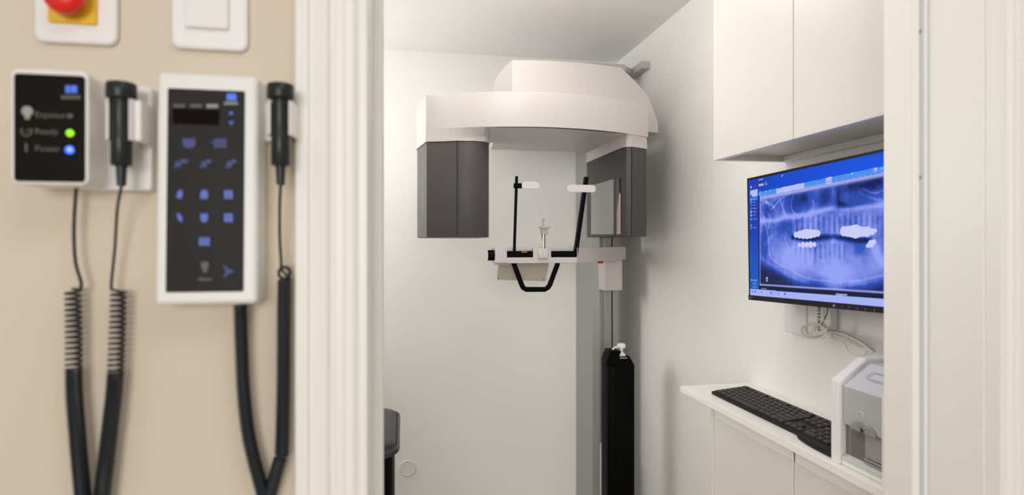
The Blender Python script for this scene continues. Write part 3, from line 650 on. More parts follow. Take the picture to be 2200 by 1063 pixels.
# ================================================================== WASTE BIN, WALL COVER
zr = EYE - .630
bx0, bx1, by0, by1 = -0.46, -0.012, 1.865, 2.38
t = thing('waste_bin', 'tall black waste bin with dark padded lid, half hidden by door casing', 'bin', (-.24, 2.12, 0))
m = MB(); m.prism(rrect(bx0 + .02, bx1 - .020, by0 + .02, by1 - .02, .07, 8), 'z', 0, zr - .02, .004); m.build('body', M_BLACK, t, smooth_angle=30)
m = MB(); m.prism(rrect(bx0, bx1, by0, by1, .085, 10), 'z', zr - .022, zr - .003, .006, 3); m.build('rim', M_RIM, t, smooth_angle=30)
m = MB()
outl = []
for d, z in ((.012, -.006), (.014, .000), (.020, .007), (.045, .012), (.10, .016), (.16, .018)):
    outl.append([(x, y, zr + z) for x, y in rrect(bx0 + d, bx1 - d, by0 + d, by1 - d, max(.02, .085 - d * .6), 10)])
loft(m, outl); m.build('lid', M_LID, t)
m = MB(); m.prism(rrect(bx0 + .008, bx1 - .008, by0 + .008, by1 - .008, .08, 10), 'z', zr - .010, zr - .0015); m.build('lid_gap', M_SEAM, t)
p = onY(875, 1005, DY); m = MB(); m.lathe([(.0375, 0), (.0375, .005), (.036, .007), (.0345, .007), (.0335, .0045), (.001, .0045)], 48, M=facing((p.x, DY, p.z), '-y'))
tag(m.build('wall_cover_cap', M_PLATE), 'small round white blanking cap low on the back wall', 'cover cap')

# ================================================================== WALL CABINET
cz = EYE + .236; CXF = 0.865
t = thing('wall_cabinet', 'white wall cabinet with two flat doors above the monitor', 'wall cabinet', (DX, 1.26, cz))
m = MB()
m.box(CXF, DX, 1.573, 1.592, cz, H - .005, .0008)
m.box(CXF + .02, DX, YW1 + .004, 1.573, cz + .016, cz + .034)
m.box(CXF + .02, DX, YW1 + .004, 1.573, H - .03, H - .01)
m.box(CXF + .02, DX, YW1 + .004, YW1 + .02, cz + .016, H - .01)
m.box(DX - .008, DX, YW1 + .02, 1.573, cz + .034, H - .03)
m.build('cabinet_body', M_CAB, t)
yd = onX(1705, 300, CXF).y
for (a, b) in ((yd + .0012, 1.5715), (YW1 + .004, yd - .0012)):
    m = MB(); m.box(CXF - .001, CXF + .0185, a, b, cz, H - .012, .001); m.build('door', M_CAB, t)
m = MB(); m.box(DX - .022, DX, YW1 + .004, 1.573, cz - .001, cz + .0158, .001); m.build('mounting_batten', M_TRIM, t)

# ================================================================== BASE CABINET AND WORKTOP
zc_ = EYE - .4405; BXF = 0.868
t = thing('base_cabinet', 'white slim base cabinet with two doors under the narrow worktop', 'base cabinet', (DX, 1.27, 0))
yd = onX(1706, 1020, BXF).y; ye = 1.613
m = MB()
m.box(BXF, DX, ye - .018, ye, 0, zc_ - .0185, .0008)
m.box(BXF + .02, DX, YW1 + .004, ye - .018, .08, .098); m.box(BXF + .02, DX, YW1 + .004, YW1 + .02, 0, zc_ - .0185)
m.box(BXF + .030, DX, YW1 + .02, ye - .018, zc_ - .06, zc_ - .0185)
m.box(DX - .008, DX, YW1 + .02, ye - .018, .098, zc_ - .06); m.box(BXF + .05, BXF + .066, YW1 + .004, ye - .018, 0, .08)
m.build('cabinet_body', M_CAB, t)
for (a, b) in ((yd + .0012, ye - .0195), (YW1 + .004, yd - .0012)):
    m = MB(); m.box(BXF - .0005, BXF + .0185, a, b, .09, zc_ - .052, .001); d_ = m.build('door', M_CAB, t)
    m = MB(); m.prism([(BXF + .001, zc_ - .0515), (BXF + .001, zc_ - .028), (BXF + .004, zc_ - .0235), (BXF + .026, zc_ - .0235), (BXF + .026, zc_ - .0275), (BXF + .007, zc_ - .0285), (BXF + .0035, zc_ - .031), (BXF + .0035, zc_ - .0515)], 'y', a + .0006, b - .0006)
    m.build('grip_rail', M_TRIM, d_)
    m = MB(); m.box(BXF - .001, BXF + .026, a + .0006, a + .005, zc_ - .052, zc_ - .023, .001); m.build('rail_end_cap', M_TOP, d_)
m = MB(); m.box(0.8455, DX, YW1 + .004, 1.764, zc_ - .018, zc_, .0012)
tag(m.build('worktop', M_TOP), 'narrow white worktop carrying the keyboard and the grey scanner', 'worktop')

# ================================================================== MONITOR
Lp = Vector((.9526, 1.5607, EYE + .0144)); Rp = Vector((.9774, 1.1037, EYE + .027))
dv = (Rp - Lp).normalized(); up = Vector((0, 0, 1)); up = (up - dv * up.dot(dv)).normalized(); nrm = up.cross(dv)   # nrm points to the wall
MW, MH = .544, .340
ctr = Lp + dv * MW / 2
RM = Matrix((dv, nrm, up)).transposed().to_4x4(); RM.translation = ctr
t = thing('monitor', 'black wall monitor showing a blue dental panorama x-ray', 'monitor', ctr, rot=RM.to_euler())
bb = .0128
m = MB(); m.box(-MW / 2, MW / 2, .0015, .020, -MH / 2, MH / 2, .0015); m.box(-MW / 2 + .06, MW / 2 - .06, .018, .042, -MH / 2 + .05, MH / 2 - .05, .006); m.build('casing', M_BEZ, t, local=True)
m = MB(); m.box(-MW / 2 - .001, MW / 2 + .001, -.0015, .004, -MH / 2 - .0005, -MH / 2 + bb, .0008)
m.box(-MW / 2, MW / 2, .0, .004, MH / 2 - .0062, MH / 2, .0005); m.box(-MW / 2, -MW / 2 + .0045, .0, .004, -MH / 2 + bb, MH / 2, .0005); m.box(MW / 2 - .0045, MW / 2, .0, .004, -MH / 2 + bb, MH / 2, .0005)
bz = m.build('bezel', M_BEZ, t, local=True)
R90 = Matrix.Rotation(math.pi / 2, 4, 'X')
def mon_uv(px, py):     # sight line meets the screen plane -> (u from left, v up) in metres, local
    xc = (px - HX) / F; dirv = Vector((xc * math.cos(T0) + math.sin(T0), math.cos(T0) - xc * math.sin(T0), (HY - py) / F))
    o = Vector((0, 0, EYE)); k = (ctr - o).dot(nrm) / dirv.dot(nrm); p = o + dirv * k - ctr
    return p.dot(dv), p.dot(up)
m = MB()
for px, py in ((1810.5, 658.3), (1826, 660), (1844, 662.5), (1861, 664.2), (1880, 666.5)):
    u, v = mon_uv(px, py); m.box(u - .0018, u + .0018, -.0019, -.0012, v - .0018, v + .0018)
m.build('touch_buttons', M_GTEXT, bz, local=True)
u, v = mon_uv(1793, 656.5); m = MB(); m.box(u - .0028, u + .0028, -.002, -.0012, v - .0028, v + .0028, .0002); m.build('lit_button', M_GTEXT2, bz, local=True)
u, v = mon_uv(1608.9, 637.2); m = MB(); m.prism([(u - .0022, v), (u, v - .0035), (u + .0022, v), (u, v + .0035)], 'y', -.0020, -.0012); m.build('logo_mark', mat('pale_blue_print', (.35, .55, .62), .5, noise=.02), bz, local=True)
u, v = mon_uv(1611.2, 639); m = MB(); m.text('EIZO', .0050, Matrix.Translation((u + .0008, -.0016, v - .0013)) @ R90, .0002); m.build('logo_lettering', M_GTEXT2, bz, local=True)

# ---- the picture on the screen, drawn by arithmetic onto a fine grid of the screen's own
NX, NZ = 560, 340
u0, u1, v0, v1 = -MW / 2 + .0045, MW / 2 - .0045, -MH / 2 + bb, MH / 2 - .0062
U, W_ = np.meshgrid(np.linspace(u0, u1, NX), np.linspace(v1, v0, NZ))      # rows go downwards
rng = np.random.default_rng(7)
def uvp(P): return np.array([mon_uv(*p) for p in P])
def fbm(sx, sy, octv=4, seed=0):
    r = np.random.default_rng(seed); out = np.zeros_like(U); amp = 1
    for o in range(octv):
        gx, gy = int(MW * sx * 2 ** o) + 3, int(MH * sy * 2 ** o) + 3; g = r.random((gy, gx))
        X_ = (U - u0) * sx * 2 ** o; Y_ = (v1 - W_) * sy * 2 ** o; xi = np.clip(X_.astype(int), 0, gx - 2); yi = np.clip(Y_.astype(int), 0, gy - 2)
        fx_ = X_ - xi; fy_ = Y_ - yi; fx_ = fx_ * fx_ * (3 - 2 * fx_); fy_ = fy_ * fy_ * (3 - 2 * fy_)
        out += amp * ((g[yi, xi] * (1 - fx_) + g[yi, xi + 1] * fx_) * (1 - fy_) + (g[yi + 1, xi] * (1 - fx_) + g[yi + 1, xi + 1] * fx_) * fy_ - .5); amp *= .5
    return out
def dist_poly(P):
    P = np.array([mon_uv(*p) for p in P]); d = np.full(U.shape, 9.)
    for i in range(len(P) - 1):
        a, b = P[i], P[i + 1]; ab = b - a; t_ = np.clip(((U - a[0]) * ab[0] + (W_ - a[1]) * ab[1]) / (ab @ ab + 1e-12), 0, 1)
        d = np.minimum(d, np.hypot(U - a[0] - t_ * ab[0], W_ - a[1] - t_ * ab[1]))
    return d
def inside(P):
    P = np.array([mon_uv(*p) for p in P]); c = np.zeros(U.shape, bool); n = len(P)
    for i in range(n):
        (xa, ya), (xb, yb) = P[i], P[(i + 1) % n]
        c ^= ((ya > W_) != (yb > W_)) & (U < (xb - xa) * (W_ - ya) / (yb - ya + 1e-12) + xa)
    return c
def sm(P, k=6):
    q = smooth_path([(x, y, 0) for x, y in P], k); return [(p.x, p.y) for p in q]
G = lambda d, s: np.exp(-(d / s) ** 2)
PXM = .00135       # about one photo pixel on the screen, in metres
def blob(px, py, rx, ry, ang=0):
    u_, v_ = mon_uv(px, py); a = math.radians(ang); X_ = (U - u_) * math.cos(a) + (W_ - v_) * math.sin(a); Y_ = -(U - u_) * math.sin(a) + (W_ - v_) * math.cos(a)
    return np.exp(-((X_ / (rx * PXM)) ** 2 + (Y_ / (ry * PXM)) ** 2))
I = 0.50 + 0.17 * fbm(16, 22, 4, 1) + .07 * fbm(60, 110, 3, 2) + .05 * fbm(220, 30, 2, 5)
# large tone areas of the radiograph
I += .12 * blob(1770, 575, 130, 26); I += .16 * blob(1795, 590, 32, 28); I -= .10 * blob(1655, 470, 16, 22)
I -= .20 * blob(1680, 488, 24, 16); I += .07 * blob(1710, 560, 60, 30)
maxil = sm([(1634, 474), (1660, 474), (1690, 466), (1725, 463), (1760, 453), (1790, 448), (1820, 449), (1860, 444), (1895, 440)])
dM = dist_poly(maxil); I += .26 * G(dM + .004 * fbm(40, 40, 2, 6), 4.4 * PXM) + .14 * G(dM, 11 * PXM)
I -= .26 * blob(1712, 436, 30, 15, 12); I -= .16 * blob(1730, 425, 12, 12); I -= .12 * blob(1660, 405, 22, 8, 15)
I -= .30 * blob(1807, 441, 14, 7); I -= .20 * blob(1800, 425, 5, 16); I -= .20 * blob(1772, 424, 14, 12); I -= .12 * blob(1768, 437, 12, 5)
I -= .28 * blob(1872, 395, 34, 17, 8); I -= .14 * blob(1850, 430, 50, 9); I -= .12 * blob(1826, 405, 18, 14); I -= .22 * blob(1648, 450, 14, 12)
I -= .14 * blob(1835, 442, 60, 5); I += .12 * blob(1818, 425, 10, 14); I += .12 * blob(1837, 425, 9, 18); I += .16 * blob(1789, 405, 7, 16, 10); I += .12 * blob(1756, 412, 9, 14)
I -= .10 * blob(1762, 403, 3, 4)
for P, a_, s in (([(1642, 425), (1650, 440), (1655, 450), (1665, 440), (1680, 425), (1697, 415)], .20, 1.6),
              ([(1675, 425), (1678, 440), (1683, 456), (1688, 467)], .28, 1.2), ([(1684, 425), (1682, 440), (1686, 455), (1692, 468)], .20, 1.1),
              ([(1704, 420), (1699, 432), (1700, 448), (1706, 458), (1712, 463)], .26, 1.2), ([(1745, 430), (1748, 445), (1742, 458)], .14, 1.5),
              ([(1637, 455), (1642, 478), (1648, 500), (1651, 520)], .16, 2), ([(1648, 455), (1654, 470), (1650, 490)], .2, 1.5),
              ([(1854, 405), (1866, 412), (1882, 414), (1895, 408)], .20, 1.6), ([(1845, 412), (1860, 420), (1880, 428), (1895, 430)], .14, 1.6),
              ([(1634, 440), (1655, 432), (1680, 418), (1720, 405), (1760, 398)], .08, 4), ([(1634, 430), (1650, 436), (1662, 445)], .20, 3),
              ([(1651, 520), (1652, 545), (1662, 560), (1690, 575), (1715, 590), (1745, 600), (1790, 604), (1840, 603), (1895, 592)], .16, 2),
              ([(1684, 508), (1690, 525), (1700, 540), (1705, 550)], .14, 1.6), ([(1640, 535), (1650, 515), (1660, 505)], .10, 2.2),
              ([(1669, 573), (1686, 573.5)], .20, .8), ([(1684, 574), (1688, 586), (1684, 589)], .16, .9), ([(1634, 500), (1640, 470)], .1, 3)):
    I += a_ * G(dist_poly(sm(P)), s * PXM)
body = sm([(1653, 500), (1680, 486), (1720, 471), (1790, 456), (1900, 448)]) + [(1900, 592), (1840, 603), (1790, 604), (1745, 600), (1715, 590), (1690, 575), (1662, 560), (1652, 545), (1649, 520)]
kb2 = inside(body); I += np.where(kb2, .10 * (1 - np.exp(-dist_poly(body + body[:1]) / (6 * PXM))), 0)
I -= .10 * blob(1642, 520, 8, 40); I -= .10 * blob(1830, 400, 70, 12); I -= .10 * blob(1690, 420, 40, 10, 12)
# soft dark below the jaw
jaw = sm([(1620, 545), (1640, 560), (1660, 572), (1690, 590), (1720, 603), (1760, 609), (1800, 611), (1850, 609), (1900, 599)]) + [(1900, 660), (1610, 660)]
ins = inside(jaw); dj_ = dist_poly(jaw[:-2])
low = np.where(ins, 1 - np.exp(-dj_ / (9 * PXM)), 0); I = I - .40 * low
# tooth band shadows between the arches
I -= .46 * G(dist_poly([(1702, 510), (1725, 513), (1745, 512), (1770, 509), (1800, 510), (1822, 513), (1850, 516), (1868, 516)]), 5.0 * PXM)
I -= .16 * blob(1846, 527, 18, 16)
r2 = random.Random(3)
for i in range(16):     # upper roots
    x = 1706 + i * 11.5; h_ = 26 + r2.random() * 14
    I += (.05 + .12 * r2.random()) * G(dist_poly([(x, 500), (x + r2.uniform(-5, 3), 500 - h_)]), 4.2 * PXM)
    I -= (.04 + .08 * r2.random()) * G(dist_poly([(x + 5.7, 496), (x + 5.5, 500 - h_)]), 2.0 * PXM)
for i in range(14):     # lower teeth and roots
    x = 1704 + i * 10.4 + (18 if i > 10 else 0)
    if x > 1826 and x < 1862: continue
    y0 = 522 if 1755 < x < 1830 else 530
    I += (.06 + .10 * r2.random()) * G(dist_poly([(x, y0), (x + r2.uniform(-3, 3), y0 + 36)]), 3.9 * PXM)
    I -= (.04 + .08 * r2.random()) * G(dist_poly([(x + 5.2, y0 + 4), (x + 5, y0 + 34)]), 1.8 * PXM)
I += .30 * blob(1790, 514, 7, 5); I += .30 * G(dist_poly([(1874, 522), (1884, 545), (1895, 565)]), 7 * PXM)
for P in ([(1727, 470), (1727, 495)], [(1740, 480), (1740, 496)], [(1722, 533), (1720, 556)], [(1733, 533), (1732, 552)], [(1744, 533), (1742, 560)]):
    I += .22 * G(dist_poly(P), 1.1 * PXM)
I += .25 * blob(1790, 620, 24, 3.5); I += .11 * blob(1795, 592, 26, 24); I += .10 * blob(1700, 545, 50, 22); I += .10 * blob(1850, 570, 50, 18)
# bright fillings with scalloped edge
fill = np.zeros(U.shape, bool)
for (x0, x1, yc, r, tilt) in ((1709, 1756, 504, 7.0, -3), (1812, 1862, 496.5, 8.6, 1), (1866, 1880, 500, 4.2, -5), (1716, 1749, 526, 5.0, -1), (1863, 1877, 528, 4.6, -9)):
    n = max(2, int((x1 - x0) / 7.5))
    for k in range(n + 1):
        f = k / n; u_, v_ = mon_uv(x0 + (x1 - x0) * f, yc + tilt * f); rr_ = 1.12 * r * (.75 + .35 * math.sin(math.pi * f)) * r2.uniform(.82, 1.18) * PXM
        fill |= np.hypot(U - u_, (W_ - v_)) < rr_
I = np.clip(I, .02, .97)
I = np.clip(.47 + (I - .5) * 1.4, .0, .97)
dark = np.array([.003, .012, .12]); mid = np.array([.035, .095, .56]); lite = np.array([.32, .39, 1.0])
t1 = np.clip(I / .45, 0, 1)[..., None]; t2 = np.clip((I - .45) / .5, 0, 1)[..., None]
IMG = dark * (1 - t1) + mid * t1; IMG = IMG * (1 - t2) + lite * t2
deep = np.clip((low - .45) * 2.6, 0, 1) * np.clip(1.0 - blob(1795, 612, 26, 16) * 1.3, 0, 1); deep = (deep * np.clip(.55 + 1.6 * fbm(14, 14, 2, 9), 0, 1))[..., None]
IMG = IMG * (1 - deep) + np.array([.022, .026, .065]) * deep
IMG[fill] = (.62, .66, 1.0)
# the program's window around it
def fillq(P, col, a=1.0):
    k = inside(P); IMG[k] = IMG[k] * (1 - a) + np.array(col) * a
VPx, VPy = 793.5, 561.0
def line_y(px, y_at_1895, y_at_1607): return y_at_1607 + (px - 1607) * (y_at_1895 - y_at_1607) / 288
def band(x0, x1, yt, yb, col):      # yt/yb: (y at px 1607, y at px 1895)
    fillq([(x0, line_y(x0, yt[1], yt[0])), (x1, line_y(x1, yt[1], yt[0])), (x1, line_y(x1, yb[1], yb[0])), (x0, line_y(x0, yb[1], yb[0]))], col)
XE = 2010
topb, tool0, tool1 = (383, 320), (417.5, 357), (428, 372)
sky = np.array([.006, .060, .52]); band(1600, XE, (376, 312), tool1, sky)
gl = inside([(1600, 370), (XE, 280), (XE, 345), (1600, 428)]); IMG[gl] *= (1 + .5 * np.clip((U[gl] - u0) / .4, 0, 1))[..., None]
band(1629, XE, tool0, tool1, (.07, .30, .90))
band(1667, 1727, tool0, tool1, (.50, .56, .95)); band(1773.5, 1786, (tool0[0] - .5, tool0[1] - .5), (tool1[0], tool1[1]), (.55, .56, .93))
k = G(dist_poly([(1631, line_y(1631, 374.5, 431)), (XE, line_y(XE, 374.5, 431))]), 3.4 * PXM)[..., None] * inside([(1631, 380), (XE, 300), (XE, 500), (1631, 640)])[..., None]
IMG = IMG * (1 - .8 * k) + np.array([.47, .50, 1.0]) * .8 * k
# icons in the tool bar
for (x, y, r, c_) in ((1631.8, 413, 1.8, (.25, .05, .7)), (1644.5, 410.5, 1.3, (.8, .85, 1)), (1653, 408.5, 1.2, (.8, .85, 1)), (1819.5, 375, 1.8, (.3, .5, .95)), (1830, 373, 2.5, (.6, .75, 1)), (1880, 362.5, 3.2, (.75, .8, 1)), (1880, 366.5, 2.6, (.5, .65, 1)), (1893, 362, 2, (.6, .7, 1))):
    b_ = np.clip(blob(x, y, r * .8, r * (.8 if x < 1800 else .45)) * 1.1, 0, 1)[..., None]; IMG = IMG * (1 - b_) + np.array(c_) * b_
for i in range(9):
    x = 1791 + i * 12; b_ = np.clip(blob(x, line_y(x, 369.5, 426), 3.6, .8) * .9, 0, 1)[..., None]; IMG = IMG * (1 - b_) + np.array((.01, .12, .55)) * b_
# left menu column
fillq([(1600, 370), (1628.8, 365), (1629.6, 640), (1600, 640)], (.012, .050, .50))
kk = inside([(1600, 500), (1629.6, 500), (1629.6, 640), (1600, 640)]); IMG[kk] = IMG[kk] + (np.array([.01, .11, .60]) - IMG[kk]) * np.clip((mon_uv(1615, 500)[1] - W_[kk]) / .08, 0, 1)[..., None] * .8
fillq([(1628.6, 420), (1631.4, 419.5), (1631.4, 622), (1628.6, 622)], (.01, .012, .06))
fillq([(1610.8, 409.5), (1627, 406), (1627, 420.5), (1610.8, 423.5)], (.50, .54, .92)); fillq([(1611, 419), (1615, 418), (1615, 423), (1611, 424)], (.05, .14, .8))
fillq([(1611, 425), (1627, 421), (1627, 429), (1611, 432)], (.02, .22, .80))
for (x, y, c_, L) in ((1612.8, 402, (.7, .7, .8), 0), (1621, 399, (.20, .05, .65), 0), (1612.5, 428.5, (.8, .4, .5), 5), (1612.7, 434.8, (.75, .28, .05), 5), (1613, 441, (.03, .25, .9), 5), (1613, 448, (.05, .30, .9), 8), (1613, 455, (.7, .78, .9), 7), (1613, 462.5, (.6, .65, .8), 5),
                      (1613, 471, (.3, .45, .9), 9), (1613, 484, (.1, .55, .85), 0), (1613, 489.5, (.65, .12, .06), 8), (1614, 602, (.5, .7, .9), 10), (1613, 609, (.2, .4, .9), 8), (1613.5, 616, (.4, .55, .95), 8)):
    b_ = np.clip(blob(x, y, 1.8, 1.9) * 1.3, 0, 1)[..., None]; IMG = IMG * (1 - b_) + np.array(c_) * b_
    if L:
        d_ = np.clip(G(dist_poly([(1617, y - .4), (1616.5 + L, y - .6)]), .85 * PXM) * (.6 + .6 * rng.random(U.shape)), 0, 1)[..., None] * .6; IMG = IMG * (1 - d_) + np.array((.40, .5, .95)) * d_
# preview thumbnail
fillq([(1628, 393), (1640.5, 390), (1640.5, 401), (1628, 404)], (.02, .04, .16)); fillq([(1629, 395.5), (1640, 392.8), (1640, 398), (1629, 400.8)], (.42, .46, .72))
for (x0, y0, x1, y1) in ((1629.5, 386.3, 1638, 384.6), (1643.5, 392, 1645, 391.8), (1643.5, 396, 1646.5, 395.4), (1679, 376.4, 1681.4, 376), (1678, 379, 1679, 379), (1669, 405, 1677, 403.4), (1775, 391, 1784, 388.8)):
    d_ = np.clip(G(dist_poly([(x0, y0), (x1, y1)]), 1.0 * PXM), 0, 1)[..., None]; IMG = IMG * (1 - d_ * .7) + np.array((.5, .6, .95) if y1 < 400 and x0 < 1700 else (.12, .16, .5)) * d_ * .7
# film border, status line, task bar
k = np.clip(G(dist_poly([(1632, 410), (1632, 611)]), 1.0 * PXM), 0, 1)[..., None]; IMG = IMG * (1 - k * .8) + np.array((.45, .48, .9)) * k * .8
band(1600, XE, (609.5, 626.5), (650, 680), (.010, .014, .045))
fillq([(1600, 600), (1629.4, 604), (1629.4, 640), (1600, 640)], (.01, .13, .60))
k = G(dist_poly([(1632, 611.3), (1895, 628), (XE, 635.3)]), 1.4 * PXM)[..., None]; IMG = IMG * (1 - .9 * k) + np.array([.42, .46, 1.0]) * .9 * k
for (x, y, L) in ((1614, 602, 9), (1614, 609, 8), (1614, 616, 8), (1632, 619.5, 13)):
    d_ = np.clip(G(dist_poly([(x + 3, y), (x + 3 + L * .8, y + .7)]), .8 * PXM) * (.5 + .7 * rng.random(U.shape)), 0, 1)[..., None] * .75; IMG = IMG * (1 - d_) + np.array((.45, .52, .95)) * d_
fillq([(1794.5, 630.2), (1819, 631.8), (1819, 635.6), (1794.5, 634)], (.34, .38, .80))
band(1600, XE, (620, 642), (660, 690), (.40, .48, 1.0))
for (x, c_) in ((1615.5, (.02, .25, .9)), (1621.5, (.05, .05, .35)), (1628.5, (.8, .45, .75)), (1635, (.02, .35, .9)), (1642, (.85, .55, .5)), (1649, (.35, .55, 1)), (1656, (.02, .03, .3)), (1663, (.3, .45, .9)), (1671, (.2, .3, .8)), (1678, (.8, .5, .8)), (1685.5, (.02, .02, .25))):
    y = 625.8 + (x - 1615) * .076; b_ = np.clip(blob(x, y, 1.9, 2.0) * 1.25, 0, 1)[..., None]; IMG = IMG * (1 - b_) + np.array(c_) * b_
fillq([(1645, 595), (1648.6, 595.3), (1648.6, 604.5), (1645, 604)], (.6, .63, .85)); fillq([(1645.9, 597.2), (1647.7, 597.4), (1647.7, 602.8), (1645.9, 602.6)], (.03, .03, .1))
vs = np.stack([U, np.full(U.shape, .0012), W_], -1).reshape(-1, 3)
idx = np.arange(NX * NZ).reshape(NZ, NX); fcs = np.stack([idx[:-1, :-1], idx[1:, :-1], idx[1:, 1:], idx[:-1, 1:]], -1).reshape(-1, 4)
me = bpy.data.meshes.new('screen'); me.from_pydata(vs.tolist(), [], fcs.tolist())
ca = me.color_attributes.new('picture', 'FLOAT_COLOR', 'POINT')
ca.data.foreach_set('color', np.concatenate([IMG.reshape(-1, 3), np.ones((NX * NZ, 1))], 1).astype(np.float32).ravel())
ms = bpy.data.materials.new('lit_screen'); ms.use_nodes = True; nt = ms.node_tree; b = nt.nodes['Principled BSDF']
an = nt.nodes.new('ShaderNodeVertexColor'); an.layer_name = 'picture'
b.inputs['Base Color'].default_value = (.002, .002, .002, 1); b.inputs['Roughness'].default_value = .5; b.inputs['Specular IOR Level'].default_value = .05
nt.links.new(an.outputs['Color'], b.inputs['Emission Color']); b.inputs['Emission Strength'].default_value = 0.92
me.materials.append(ms); so = bpy.data.objects.new('screen', me); COL.objects.link(so); so.parent = t
# mount arm behind it
m = MB(); m.box(-.05, .05, .040, .050, -.05, .05, .002); m.box(-.022, .022, .048, .108, -.025, .025, .003)
m.build('mount_arm', M_MGREY, t, local=True)

# ================================================================== THINGS UNDER THE MONITOR
a = onX(1684, 712, DX - .026); b = onX(1729, 640, DX - .026)
m = MB(); m.prism(rrect(b.y - .006, a.y, a.z, a.z + .115, .006), 'x', DX - .026, DX, .004, 3)
tag(m.build('junction_box', M_PLATE), 'plain white wall box just below the monitor, left of the adapter', 'junction box')
a = onX(1733, 716, DX - .022); b = onX(1787, 640, DX - .022)
t = thing('power_adapter', 'white power adapter with barcode sticker under the monitor', 'power adapter', (DX, (a.y + b.y) / 2, a.z))
ya, yb_ = a.y - .002, b.y + .004
m = MB(); m.prism(rrect(yb_, ya, a.z, a.z + .125, .005), 'x', DX - .022, DX, .004, 3); ad = m.build('casing', M_PLATE, t)
m = MB()
for i in range(22):
    z_ = a.z + .014 + i * .0042; q0 = onX(1763, 700, DX - .0223).y; q1 = onX(1756.5, 700, DX - .0223).y
    m.box(DX - .0226, DX - .0218, q0, q1, z_, z_ + r2.choice((.0012, .0022, .003)))
m.build('barcode_sticker', M_GTEXT, ad)
t = thing('cable_bundle', 'coiled white cables tied up and dangling below the monitor', 'cables', onX(1780, 711, 1.03))
def CB(px, py, X=1.045): return onX(px, py, X)
random.seed(11)
m = MB()
m.tube(smooth_path([CB(1791, 650), CB(1791, 680), CB(1788, 698), CB(1780, 709)], 8), .0022, 8)
m.tube(smooth_path([CB(1771, 650, 1.028), CB(1770, 690, 1.028), CB(1776, 706)], 8), .0016, 8)
m.tube(smooth_path([CB(1780, 712), CB(1760, 697), CB(1738, 695), CB(1725, 702), CB(1722, 712), CB(1732, 723), CB(1750, 726), CB(1765, 720), CB(1780, 711)], 8), .0023, 8)
m.tube(smooth_path([CB(1780, 711, 1.036), CB(1755, 702, 1.036), CB(1735, 698, 1.036), CB(1728, 707, 1.036), CB(1738, 720, 1.036), CB(1758, 719, 1.036), CB(1780, 711, 1.036)], 8), .0021, 8)
m.tube(smooth_path([CB(1780, 711, 1.028), CB(1765, 700, 1.028), CB(1752, 700, 1.028), CB(1752, 713, 1.028), CB(1763, 718, 1.028), CB(1780, 711, 1.028)], 8), .0021, 8)
m.tube(smooth_path([CB(1780, 710), CB(1810, 712), CB(1845, 727), CB(1868, 742), CB(1879, 755), CB(1862, 752), CB(1835, 737), CB(1800, 717), CB(1780, 712)], 8), .0024, 8)
m.tube(smooth_path([CB(1780, 712, 1.038), CB(1815, 719, 1.038), CB(1850, 736, 1.038), CB(1876, 756, 1.038), CB(1858, 750, 1.038), CB(1826, 738, 1.038), CB(1792, 718, 1.038)], 8), .0022, 8)
m.tube(smooth_path([CB(1784, 714), CB(1800, 728), CB(1814, 737), CB(1822, 752), CB(1838, 762), CB(1855, 763), CB(1863, 755)], 8), .0017, 8)
m.build('white_cables', M_CABLE, t)
m = MB(); m.tube(smooth_path([CB(1779, 650, 1.03), CB(1777, 672, 1.03), CB(1768, 692, 1.03), CB(1765, 700, 1.03)], 8), .0018, 8); m.tube(smooth_path([CB(1784, 708, 1.025), CB(1812, 714, 1.025), CB(1850, 732, 1.025), CB(1874, 750, 1.025)], 8), .0011, 6); m.build('grey_cable', M_CABLEG, t)
m = MB(); m.tube([CB(1778, 703, 1.03) + Vector((0, 0, 0))] + [CB(1780, 711, 1.03) + Vector((.008 * math.cos(x), .004 * math.sin(2 * x) * .3, .009 * math.sin(x))) for x in np.linspace(1.6, 7.8, 16)], .0018, 8)
m.tube(smooth_path([CB(1778, 715, 1.024), CB(1770, 722, 1.024), CB(1766, 729, 1.024)], 5), .0014, 6); m.build('cable_tie', M_PLATE, t)

# ================================================================== KEYBOARD
kf, kb_ = Vector((.8905, 0, EYE - .4305)), Vector((1.003, 0, EYE - .4200))
ky1, ky0 = 1.650, 1.158
t = thing('keyboard', 'black full size keyboard lying on the white worktop', 'keyboard', (.93, 1.38, zc_))
m = MB(); m.prism([(kf.x, zc_ + .0008), (kf.x, kf.z - .002), (kf.x + .002, kf.z - .001), (kb_.x - .001, kb_.z - .001), (kb_.x, kb_.z - .003), (kb_.x, zc_ + .0008)], 'y', ky0, ky1, .001); ks = m.build('shell', M_KEYB, t)
m = MB(); o = [(kf.x + .012, 1.1055), (kf.x + .008, 1.262)]
for k in range(11):
    a_ = math.pi * k / 10 * .5; o.append((kf.x + .006 - .030 * math.sin(a_ * 1.0) ** .8, 1.258 - .100 * (1 - math.cos(a_)) - .002 * k))
o.append((kf.x - .024, 1.1055))
loft(m, [[(x, y, zc_ + .0006) for x, y in o], [(x, y, zc_ + .004) for x, y in o], [(x * .75 + (kf.x + .008) * .25, y, zc_ + .0088) for x, y in o]]); m.build('palm_rest', M_KEYB, t)
u = (ky1 - ky0 - .012) / 22.5; rows = 6
sl = math.atan2(kb_.z - kf.z, kb_.x - kf.x); L = math.hypot(kb_.x - kf.x, kb_.z - kf.z); rp = (L - .012) / rows
